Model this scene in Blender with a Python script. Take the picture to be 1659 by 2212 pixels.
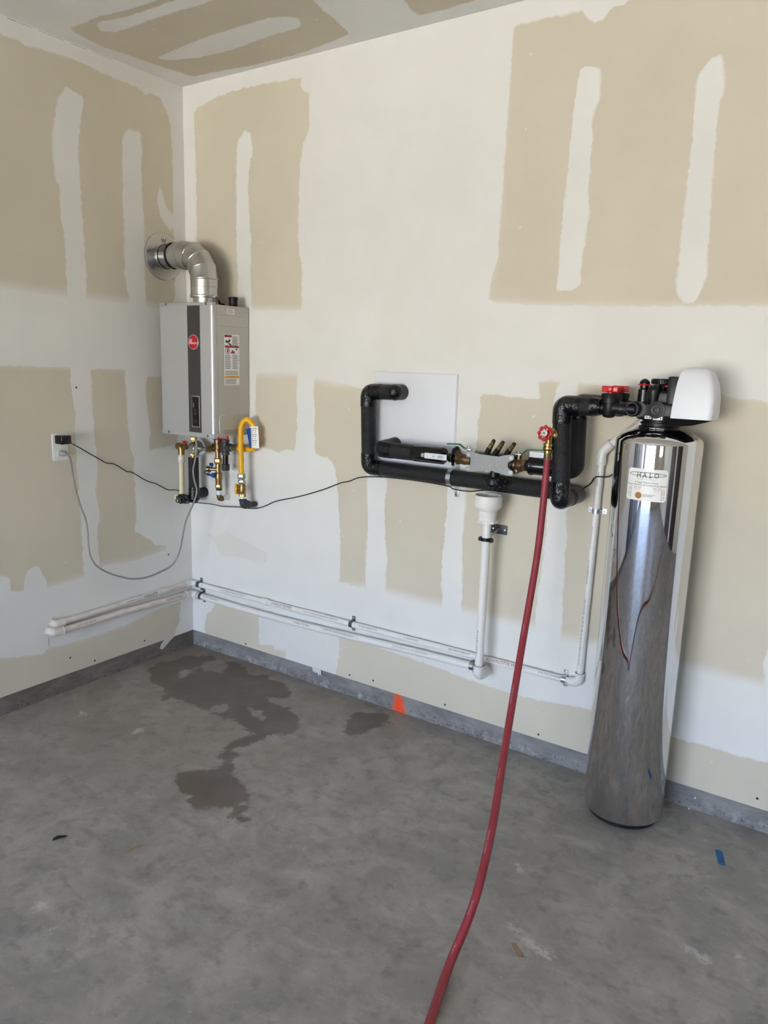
import bpy, bmesh, math, random
import numpy as np
from mathutils import Vector, Matrix

random.seed(7)
scene = bpy.context.scene
for o in list(bpy.data.objects):
    bpy.data.objects.remove(o)
COL = scene.collection

# ------------------------------------------------------------------ camera
CAM = Vector((3.0596, -2.7192, 1.5632))
RIGHT = Vector((0.82729878, 0.56095213, 0.03015667))
UP = Vector((-0.13365248, 0.14440339, 0.98045126))
FWD = Vector((-0.5456315, 0.81515665, -0.19443739))
cam_data = bpy.data.cameras.new('camera')
cam_data.sensor_fit = 'VERTICAL'
cam_data.sensor_height = 24.0
cam_data.lens = 1636.74 / 2212.0 * 24.0
cam_data.clip_start = 0.02
cam = bpy.data.objects.new('camera', cam_data)
COL.objects.link(cam)
M = Matrix.Identity(4)
for i in range(3):
    M[i][0] = RIGHT[i]; M[i][1] = UP[i]; M[i][2] = -FWD[i]; M[i][3] = CAM[i]
cam.matrix_world = M
scene.camera = cam

# ------------------------------------------------------------------ world, sun, exposure
scene.view_settings.view_transform = 'Standard'
scene.view_settings.look = 'None'
scene.view_settings.gamma = 1.0
scene.view_settings.use_curve_mapping = False
scene.view_settings.exposure = 4.44

cyc = scene.cycles
cyc.max_bounces = 6; cyc.diffuse_bounces = 5; cyc.glossy_bounces = 3
cyc.caustics_reflective = False; cyc.caustics_refractive = False
cyc.use_adaptive_sampling = True; cyc.adaptive_threshold = 0.04
cyc.sample_clamp_indirect = 8.0

world = bpy.data.worlds.new('sky'); scene.world = world
world.use_nodes = True
wn = world.node_tree; wn.nodes.clear()
sky = wn.nodes.new('ShaderNodeTexSky')
sky.sky_type = 'NISHITA'
sky.sun_disc = False
sky.sun_elevation = math.radians(48)
sky.sun_rotation = math.radians(40)
sky.air_density = 1.0
sky.dust_density = 0.8
sky.ozone_density = 1.5
bg = wn.nodes.new('ShaderNodeBackground'); bg.inputs['Strength'].default_value = 0.135
wo = wn.nodes.new('ShaderNodeOutputWorld')
wb = wn.nodes.new('ShaderNodeMix'); wb.data_type = 'RGBA'; wb.blend_type = 'MULTIPLY'   # camera white balance
wb.inputs[0].default_value = 1.0; wb.inputs[7].default_value = (1.02, 0.95, 1.06, 1)
wn.links.new(sky.outputs[0], wb.inputs[6]); wn.links.new(wb.outputs[2], bg.inputs[0]); wn.links.new(bg.outputs[0], wo.inputs[0])

sun_d = bpy.data.lights.new('sun', 'SUN')
sun_d.energy = 6.6; sun_d.angle = math.radians(0.6); sun_d.color = (1.0, 0.965, 0.86)
sun = bpy.data.objects.new('sun', sun_d); COL.objects.link(sun)
sun.rotation_euler = Vector((0.55, 0.62, 1.0)).to_track_quat('Z', 'Y').to_euler()

# garage dimensions (metres); the corner in view is the origin, x along the back wall, -y along the left wall
STEM = 0.085
CEIL = 2.828
GX, GY = 6.2, -6.6
DOORS = ((0.50, 3.30, 0.0, 2.15), (4.60, 5.55, 0.95, 2.05))
for i, (dx0, dx1, dz0, dz) in enumerate(DOORS):
    pl = bpy.data.lights.new('sky_portal', 'AREA')
    pl.shape = 'RECTANGLE'; pl.size = dx1 - dx0; pl.size_y = dz - dz0
    pl.cycles.is_portal = True
    po = bpy.data.objects.new('sky_portal', pl); COL.objects.link(po)
    po.location = ((dx0 + dx1) / 2, GY - 0.1, (dz0 + dz) / 2)
    po.rotation_euler = (math.radians(90), 0, 0)

# ------------------------------------------------------------------ material helpers
def srgb(r, g, b):
    def f(c):
        c /= 255.0
        return c / 12.92 if c <= 0.04045 else ((c + 0.055) / 1.055) ** 2.4
    return (f(r), f(g), f(b), 1.0)

def new_mat(name):
    m = bpy.data.materials.new(name); m.use_nodes = True
    nt = m.node_tree
    return m, nt, nt.nodes['Principled BSDF']

def N(nt, kind, **kw):
    n = nt.nodes.new(kind)
    for k, v in kw.items():
        if k in ('operation', 'blend_type', 'data_type', 'noise_dimensions', 'attribute_name', 'interpolation_type', 'feature', 'distance'):
            setattr(n, k, v)
        else:
            n.inputs[k].default_value = v
    return n

def L(nt, a, b):
    nt.links.new(a, b)

def noise(nt, scale, detail=4.0, rough=0.55, coord=None, distortion=0.0):
    n = nt.nodes.new('ShaderNodeTexNoise')
    n.inputs['Scale'].default_value = scale
    n.inputs['Detail'].default_value = detail
    n.inputs['Roughness'].default_value = rough
    n.inputs['Distortion'].default_value = distortion
    if coord is None:
        coord = nt.nodes.new('ShaderNodeTexCoord').outputs['Object']
    L(nt, coord, n.inputs['Vector'])
    return n

def ramp(nt, fac, stops):
    r = nt.nodes.new('ShaderNodeValToRGB')
    el = r.color_ramp.elements
    while len(el) < len(stops):
        el.new(0.5)
    for e, (p, c) in zip(el, stops):
        e.position = p
        e.color = c if hasattr(c, '__len__') else (c, c, c, 1)
    L(nt, fac, r.inputs[0])
    return r.outputs[0]

def mapr(nt, val, a, b, c=0.0, d=1.0, smooth=False):
    n = nt.nodes.new('ShaderNodeMapRange')
    if smooth:
        n.interpolation_type = 'SMOOTHSTEP'
    n.inputs[1].default_value = a; n.inputs[2].default_value = b
    n.inputs[3].default_value = c; n.inputs[4].default_value = d
    L(nt, val, n.inputs[0])
    return n.outputs[0]

def math_n(nt, op, a, b=None, clamp=False):
    n = nt.nodes.new('ShaderNodeMath'); n.operation = op; n.use_clamp = clamp
    for i, v in enumerate((a, b)):
        if v is None:
            continue
        if hasattr(v, 'is_output'):
            L(nt, v, n.inputs[i])
        else:
            n.inputs[i].default_value = v
    return n.outputs[0]

def mixc(nt, fac, a, b, mode='MIX'):
    n = nt.nodes.new('ShaderNodeMix'); n.data_type = 'RGBA'; n.blend_type = mode
    for sock, v in ((n.inputs[0], fac), (n.inputs[6], a), (n.inputs[7], b)):
        if hasattr(v, 'is_output'):
            L(nt, v, sock)
        else:
            sock.default_value = v
    return n.outputs[2]

def bump(nt, bs, height, strength=0.3, dist=0.002):
    b = nt.nodes.new('ShaderNodeBump')
    b.inputs['Strength'].default_value = strength
    b.inputs['Distance'].default_value = dist
    L(nt, height, b.inputs['Height'])
    L(nt, b.outputs[0], bs.inputs['Normal'])

def simple(name, col, rough=0.5, metal=0.0, var=0.0, vscale=30.0, bscale=None, bstr=0.3, bdist=0.001, coat=0.0, spec=None, rvar=0.0):
    m, nt, bs = new_mat(name)
    bs.inputs['Base Color'].default_value = col
    bs.inputs['Roughness'].default_value = rough
    bs.inputs['Metallic'].default_value = metal
    bs.inputs['Coat Weight'].default_value = coat
    if spec is not None:
        bs.inputs['Specular IOR Level'].default_value = spec
    n = noise(nt, vscale, 5.0)
    if var > 0:
        dark = tuple(c * (1 - var) for c in col[:3]) + (1,)
        light = tuple(min(1, c * (1 + var * 0.6)) for c in col[:3]) + (1,)
        L(nt, ramp(nt, n.outputs['Fac'], ((0.3, dark), (0.7, light))), bs.inputs['Base Color'])
    if rvar > 0:
        L(nt, mapr(nt, n.outputs['Fac'], 0.3, 0.7, max(0.02, rough - rvar), rough + rvar), bs.inputs['Roughness'])
    if bscale:
        bump(nt, bs, noise(nt, bscale, 3.0).outputs['Fac'], bstr, bdist)
    return m

MAT = {}
MAT['pvc'] = simple('white_pvc', srgb(232, 230, 226), 0.32, var=0.05, vscale=18)
MAT['pvc_dusty'] = simple('dusty_white_pvc', srgb(222, 214, 204), 0.4, var=0.10, vscale=25)
MAT['cpvc'] = simple('cream_cpvc', srgb(226, 214, 176), 0.4, var=0.06, vscale=30)
MAT['white_plastic'] = simple('white_plastic', srgb(219, 221, 226), 0.38)
MAT['plate_white'] = simple('outlet_white', srgb(228, 228, 228), 0.35)
MAT['black_plastic'] = simple('black_plastic', srgb(13, 13, 14), 0.40, spec=0.35, bscale=500, bstr=0.15, bdist=0.0004)
MAT['black_gloss'] = simple('gloss_black_plastic', srgb(8, 8, 9), 0.18, spec=0.4)
MAT['foam'] = simple('black_pipe_foam', srgb(9, 9, 10), 0.40, spec=0.45, bscale=230, bstr=1.0, bdist=0.004)
MAT['tape_black'] = simple('black_wrap_tape', srgb(7, 7, 8), 0.25, spec=0.45, bscale=75, bstr=0.8, bdist=0.006)
MAT['black_matte'] = simple('matte_black_plastic', srgb(9, 9, 10), 0.7, spec=0.12)
MAT['rubber'] = simple('black_rubber', srgb(16, 16, 16), 0.55)
MAT['chrome'] = simple('polished_steel', (0.66, 0.66, 0.665, 1), 0.03, 1.0)
MAT['steel'] = simple('brushed_steel', (0.55, 0.55, 0.54, 1), 0.28, 1.0, var=0.12, vscale=60)
MAT['zinc'] = simple('zinc_plated_steel', (0.56, 0.59, 0.60, 1), 0.33, 1.0, var=0.2, vscale=80)
MAT['zinc_dark'] = simple('dull_zinc_steel', (0.20, 0.20, 0.20, 1), 0.45, 1.0, var=0.2, vscale=80)
MAT['galv'] = simple('galvanised_vent', (0.60, 0.60, 0.585, 1), 0.29, 1.0, var=0.05, vscale=9)
MAT['cast'] = simple('cast_aluminium', srgb(150, 150, 149), 0.5, 0.35, var=0.10, vscale=90, bscale=700, bstr=0.35, bdist=0.0005)
MAT['brass'] = simple('brass', (0.37, 0.25, 0.10, 1), 0.34, 1.0, var=0.2, vscale=60)
MAT['bronze'] = simple('bronze', (0.24, 0.155, 0.085, 1), 0.42, 1.0, var=0.25, vscale=60, bscale=500, bstr=0.3, bdist=0.0005)
MAT['copper'] = simple('copper', (0.40, 0.19, 0.12, 1), 0.3, 1.0, var=0.2, vscale=60)
MAT['nut'] = simple('plated_nut', (0.36, 0.36, 0.27, 1), 0.32, 1.0, var=0.15, vscale=60)
MAT['iron'] = simple('black_iron', srgb(72, 72, 74), 0.5, 0.4, var=0.2, vscale=90)
MAT['hose_red'] = simple('red_rubber_hose', srgb(142, 42, 52), 0.42, var=0.10, vscale=16)
MAT['red'] = simple('red_plastic', srgb(206, 24, 34), 0.3)
MAT['red_paint'] = simple('red_gloss_paint', srgb(186, 20, 34), 0.18, coat=0.6)
MAT['green'] = simple('green_vinyl', srgb(8, 92, 52), 0.35)
MAT['blue'] = simple('blue_vinyl', srgb(18, 66, 138), 0.3)
MAT['yellow'] = simple('yellow_hose_jacket', srgb(240, 178, 6), 0.38, bscale=300, bstr=0.1)
MAT['yellow_h'] = simple('yellow_vinyl', srgb(242, 164, 14), 0.4)
MAT['heater'] = simple('silver_heater_paint', srgb(182, 183, 184), 0.36, 0.35)
MAT['heater_side'] = simple('grey_heater_paint', srgb(184, 181, 173), 0.36, 0.3)
MAT['stripe'] = simple('charcoal_stripe', srgb(66, 62, 62), 0.4, spec=0.3)
MAT['screen'] = simple('black_screen', srgb(8, 8, 9), 0.12)
MAT['label'] = simple('white_label', srgb(232, 231, 228), 0.4)
MAT['label_cream'] = simple('cream_label', srgb(226, 221, 200), 0.4)
MAT['label_clear'] = simple('grey_label', srgb(176, 172, 160), 0.35)
MAT['ink'] = simple('black_ink', srgb(34, 34, 36), 0.6)
MAT['ink_grey'] = simple('grey_ink', srgb(112, 112, 114), 0.6)
MAT['ink_red'] = simple('red_ink', srgb(176, 28, 48), 0.6)
MAT['ink_pipe'] = simple('pipe_print', srgb(92, 80, 80), 0.6)
MAT['ink_pipe_red'] = simple('red_pipe_print', srgb(150, 70, 62), 0.6)
MAT['ink_hose'] = simple('pale_hose_print', srgb(196, 138, 140), 0.6)
MAT['ink_blue'] = simple('blue_ink', srgb(28, 78, 160), 0.85, spec=0.1)
MAT['orange_ink'] = simple('orange_ink', srgb(226, 150, 30), 0.5)
MAT['gold'] = simple('gold_seal', srgb(164, 112, 44), 0.4)
MAT['ptfe'] = simple('white_tape', srgb(222, 230, 232), 0.5)
MAT['cord_grey'] = simple('grey_cord', srgb(142, 140, 134), 0.5)
MAT['cord_black'] = simple('black_cord', srgb(14, 14, 14), 0.45)
MAT['tape_blue'] = simple('blue_masking_tape', srgb(34, 96, 152), 0.6, var=0.1)
MAT['tape_tan'] = simple('tan_tape_scrap', srgb(150, 124, 96), 0.7, var=0.1)
MAT['dark'] = simple('dark_hole', srgb(26, 24, 22), 0.8)
MAT['paper_scrap'] = simple('torn_paper', srgb(214, 212, 206), 0.8)
MAT['door_paint'] = simple('white_door_paint', srgb(222, 222, 220), 0.4)

# ------------------------------------------------------------------ mesh helpers
def frame_of(axis):
    a = Vector(axis).normalized()
    h = Vector((0, 0, 1)) if abs(a.z) < 0.9 else Vector((1, 0, 0))
    u = h.cross(a).normalized()
    return a, u, a.cross(u)

class MB:
    def __init__(self):
        self.v = []; self.f = []
    def add(self, vs, fs):
        n = len(self.v)
        self.v.extend(tuple(p) for p in vs)
        self.f.extend(tuple(i + n for i in f) for f in fs)
        return self
    def box(self, x0, x1, y0, y1, z0, z1):
        x0, x1 = sorted((x0, x1)); y0, y1 = sorted((y0, y1)); z0, z1 = sorted((z0, z1))
        vs = [(x, y, z) for x in (x0, x1) for y in (y0, y1) for z in (z0, z1)]
        return self.add(vs, [(0, 1, 3, 2), (4, 6, 7, 5), (0, 4, 5, 1), (2, 3, 7, 6), (0, 2, 6, 4), (1, 5, 7, 3)])
    def bm(self, bm, mat=None):
        if mat is not None:
            bm.transform(mat)
        bm.verts.ensure_lookup_table()
        self.add([v.co[:] for v in bm.verts], [[v.index for v in f.verts] for f in bm.faces])
        bm.free(); return self
    def rbox(self, x0, x1, y0, y1, z0, z1, r=0.003, seg=2, mat=None):
        x0, x1 = sorted((x0, x1)); y0, y1 = sorted((y0, y1)); z0, z1 = sorted((z0, z1))
        b = bmesh.new(); bmesh.ops.create_cube(b, size=1.0)
        for v in b.verts:
            v.co = Vector(((x0 + x1) / 2 + v.co.x * (x1 - x0), (y0 + y1) / 2 + v.co.y * (y1 - y0), (z0 + z1) / 2 + v.co.z * (z1 - z0)))
        r = min(r, 0.49 * min(x1 - x0, y1 - y0, z1 - z0))
        bmesh.ops.bevel(b, geom=list(b.edges), offset=r, segments=seg, profile=0.5, affect='EDGES')
        return self.bm(b, mat)
    def lathe(self, prof, o, axis=(0, 0, 1), n=28):
        a, u, w = frame_of(axis); o = Vector(o)
        vs = []; fs = []
        for r, t in prof:
            for k in range(n):
                an = 2 * math.pi * k / n
                vs.append(o + a * t + (u * math.cos(an) + w * math.sin(an)) * r)
        for i in range(len(prof) - 1):
            for k in range(n):
                k2 = (k + 1) % n
                fs.append((i * n + k, i * n + k2, (i + 1) * n + k2, (i + 1) * n + k))
        if prof[0][0] > 1e-6:
            fs.append(tuple(range(n))[::-1])
        if prof[-1][0] > 1e-6:
            b = (len(prof) - 1) * n
            fs.append(tuple(range(b, b + n)))
        return self.add(vs, fs)
    def cyl(self, p0, p1, r, n=20, r1=None):
        p0 = Vector(p0); p1 = Vector(p1); d = p1 - p0
        return self.lathe([(r, 0), (r if r1 is None else r1, d.length)], p0, d, n)
    def bcyl(self, p0, p1, r, b=0.002, n=24):
        p0 = Vector(p0); p1 = Vector(p1); d = p1 - p0; h = d.length
        return self.lathe([(r - b, 0), (r - b * 0.3, b * 0.3), (r, b), (r, h - b), (r - b * 0.3, h - b * 0.3), (r - b, h)], p0, d, n)
    def hexn(self, p0, p1, r):
        p0 = Vector(p0); p1 = Vector(p1); d = p1 - p0; h = d.length
        return self.lathe([(r * 0.9, 0), (r, h * 0.12), (r, h * 0.88), (r * 0.9, h)], p0, d, 6)
    def sphere(self, c, r, n=20, m=12, s=(1, 1, 1)):
        prof = [(max(1e-7, r * math.sin(math.pi * i / m)), -r * math.cos(math.pi * i / m)) for i in range(m + 1)]
        k = len(self.v)
        self.lathe(prof, (0, 0, 0), (0, 0, 1), n)
        c = Vector(c)
        for i in range(k, len(self.v)):
            p = self.v[i]
            self.v[i] = (c.x + p[0] * s[0], c.y + p[1] * s[1], c.z + p[2] * s[2])
        return self
    def torus(self, c, axis, R, r, n=28, m=10):
        a, u, w = frame_of(axis); c = Vector(c)
        vs = []; fs = []
        for i in range(n):
            t = 2 * math.pi * i / n; d = u * math.cos(t) + w * math.sin(t)
            for j in range(m):
                s = 2 * math.pi * j / m
                vs.append(c + d * (R + r * math.cos(s)) + a * (r * math.sin(s)))
        for i in range(n):
            for j in range(m):
                fs.append((i * m + j, ((i + 1) % n) * m + j, ((i + 1) % n) * m + (j + 1) % m, i * m + (j + 1) % m))
        return self.add(vs, fs)
    def tube(self, pts, r, n=16, cap=True):
        P = [Vector(p) for p in pts]
        rr = r if hasattr(r, '__len__') else [r] * len(P)
        T = []
        for i in range(len(P)):
            d = P[min(i + 1, len(P) - 1)] - P[max(i - 1, 0)]
            T.append(d.normalized())
        _, u, w = frame_of(T[0])
        vs = []; fs = []
        for i, p in enumerate(P):
            if i:
                ax = T[i - 1].cross(T[i])
                if ax.length > 1e-7:
                    q = Matrix.Rotation(T[i - 1].angle(T[i]), 3, ax.normalized())
                    u = q @ u
                u = (u - T[i] * u.dot(T[i])).normalized()
            w = T[i].cross(u)
            for k in range(n):
                an = 2 * math.pi * k / n
                vs.append(p + (u * math.cos(an) + w * math.sin(an)) * rr[i])
        for i in range(len(P) - 1):
            for k in range(n):
                k2 = (k + 1) % n
                fs.append((i * n + k, i * n + k2, (i + 1) * n + k2, (i + 1) * n + k))
        if cap:
            fs.append(tuple(range(n))[::-1]); b = (len(P) - 1) * n
            fs.append(tuple(range(b, b + n)))
        return self.add(vs, fs)
    def prism(self, poly, mapf, d0, d1):
        area = sum(poly[i - 1][0] * poly[i][1] - poly[i][0] * poly[i - 1][1] for i in range(len(poly)))
        n = len(poly)
        vs = [mapf(a, b, d0) for a, b in poly] + [mapf(a, b, d1) for a, b in poly]
        fs = [tuple(range(n))[::-1], tuple(range(n, 2 * n))]
        for i in range(n):
            j = (i + 1) % n
            fs.append((i, j, n + j, n + i))
        return self.add(vs, fs)

def fillet(pts, rad, seg=8):
    P = [Vector(p) for p in pts]; out = [P[0]]
    for i in range(1, len(P) - 1):
        a = P[i - 1] - P[i]; b = P[i + 1] - P[i]
        la, lb = a.length, b.length; a.normalize(); b.normalize()
        ang = a.angle(b)
        if ang > math.pi - 0.02:
            out.append(P[i]); continue
        t = min(rad / math.tan(ang / 2), la * 0.49, lb * 0.49)
        r = t * math.tan(ang / 2)
        c = P[i] + (a + b).normalized() * (r / math.sin(ang / 2))
        s = P[i] + a * t - c; e = P[i] + b * t - c
        tot = s.angle(e); ax = s.cross(e).normalized()
        for k in range(seg + 1):
            out.append(c + Matrix.Rotation(tot * k / seg, 3, ax) @ s)
    out.append(P[-1]); return out

def smooth_path(pts, sub=6):
    P = [Vector(p) for p in pts]; out = []
    for i in range(len(P) - 1):
        p0 = P[max(i - 1, 0)]; p1 = P[i]; p2 = P[i + 1]; p3 = P[min(i + 2, len(P) - 1)]
        for k in range(sub):
            t = k / sub
            out.append(0.5 * ((2 * p1) + (p2 - p0) * t + (2 * p0 - 5 * p1 + 4 * p2 - p3) * t * t + (3 * p1 - p0 - 3 * p2 + p3) * t ** 3))
    out.append(P[-1]); return out

def obj(name, mb, mat, parent=None, angle=38, flat=False):
    me = bpy.data.meshes.new(name)
    me.from_pydata(mb.v, [], mb.f)
    b = bmesh.new(); b.from_mesh(me)
    bmesh.ops.recalc_face_normals(b, faces=b.faces)
    b.to_mesh(me); b.free()
    me.materials.append(MAT[mat] if isinstance(mat, str) else mat)
    if not flat:
        me.polygons.foreach_set('use_smooth', [True] * len(me.polygons))
        me.set_sharp_from_angle(angle=math.radians(angle))
    o = bpy.data.objects.new(name, me); COL.objects.link(o)
    if parent is not None and any(w in name for w in ('print', 'lettering', 'pictogram', 'band', 'button', 'mark', 'slot')) and name not in ('strap_band', 'sticker_band'):
        o['kind'] = 'stuff'
    if parent is not None:
        o.parent = parent
        if parent.type == 'EMPTY':
            o.location = -Vector(parent.location)
    return o

def tag(o, label=None, cat=None, group=None, kind=None):
    if label: o['label'] = label
    if cat: o['category'] = cat
    if group: o['group'] = group
    if kind: o['kind'] = kind
    return o

def thing(name, label, cat, loc, group=None):
    o = bpy.data.objects.new(name, None); COL.objects.link(o)
    o.empty_display_size = 0.05
    o.location = loc
    return tag(o, label, cat, group)

def copy_tree(root, delta):
    r = root.copy(); COL.objects.link(r); r.location = Vector(root.location) + Vector(delta)
    for ch in root.children:
        c = ch.copy(); COL.objects.link(c); c.parent = r
        for g in ch.children:
            d = g.copy(); COL.objects.link(d); d.parent = c
    return r

# lettering: outline glyphs of the built-in typeface turned into thin mesh
def glyphs(s, size):
    cu = bpy.data.curves.new('lettering', 'FONT')
    cu.body = s; cu.size = size; cu.align_x = 'CENTER'; cu.align_y = 'CENTER'; cu.resolution_u = 2
    ob = bpy.data.objects.new('lettering', cu)
    me = ob.to_mesh()
    vs = [(v.co.x, v.co.y) for v in me.vertices]; fs = [tuple(p.vertices) for p in me.polygons]
    ob.to_mesh_clear(); bpy.data.objects.remove(ob); bpy.data.curves.remove(cu)
    return vs, fs

def text_flat(mb, s, size, o, xdir, ydir, sx=1.0):
    vs, fs = glyphs(s, size); o = Vector(o); x = Vector(xdir); y = Vector(ydir)
    mb.add([o + x * (a * sx) + y * b for a, b in vs], fs); return mb

def text_cyl(mb, s, size, c, adir, ndir, R, sx=1.0):
    """lettering printed along a pipe: c on the axis at the middle of the text"""
    vs, fs = glyphs(s, size); c = Vector(c); a = Vector(adir).normalized(); n = Vector(ndir)
    n = (n - a * n.dot(a)).normalized(); t = n.cross(a)
    R = R + 0.00035
    b = bmesh.new(); bv = [b.verts.new((p[0] * sx, p[1], 0)) for p in vs]
    for f in fs:
        try: b.faces.new([bv[i] for i in f])
        except ValueError: pass
    for _ in range(3):                      # split long strokes so that they follow the curve
        es = [e for e in b.edges if abs(e.verts[0].co.y - e.verts[1].co.y) > R * 0.2]
        if not es: break
        bmesh.ops.subdivide_edges(b, edges=es, cuts=1); bmesh.ops.triangulate(b, faces=b.faces)
    b.verts.index_update(); sx = 1.0
    vs = [(v.co.x, v.co.y) for v in b.verts]; fs = [tuple(v.index for v in f.verts) for f in b.faces]; b.free()
    mb.add([c + a * (u * sx) + (n * math.cos(v / R) + t * math.sin(v / R)) * R for u, v in vs], fs); return mb

def text_round(mb, s, size, cx, cy, R, ang, z, sx=1.0, vert=False):
    """lettering wrapped round an upright cylinder"""
    vs, fs = glyphs(s, size)
    out = []
    for u, v in vs:
        u *= sx
        if vert == 1: u, v = -v, u
        if vert == -1: u, v = v, -u
        th = ang + u / R
        out.append((cx + R * math.cos(th), cy + R * math.sin(th), z + v))
    mb.add(out, fs); return mb

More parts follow.
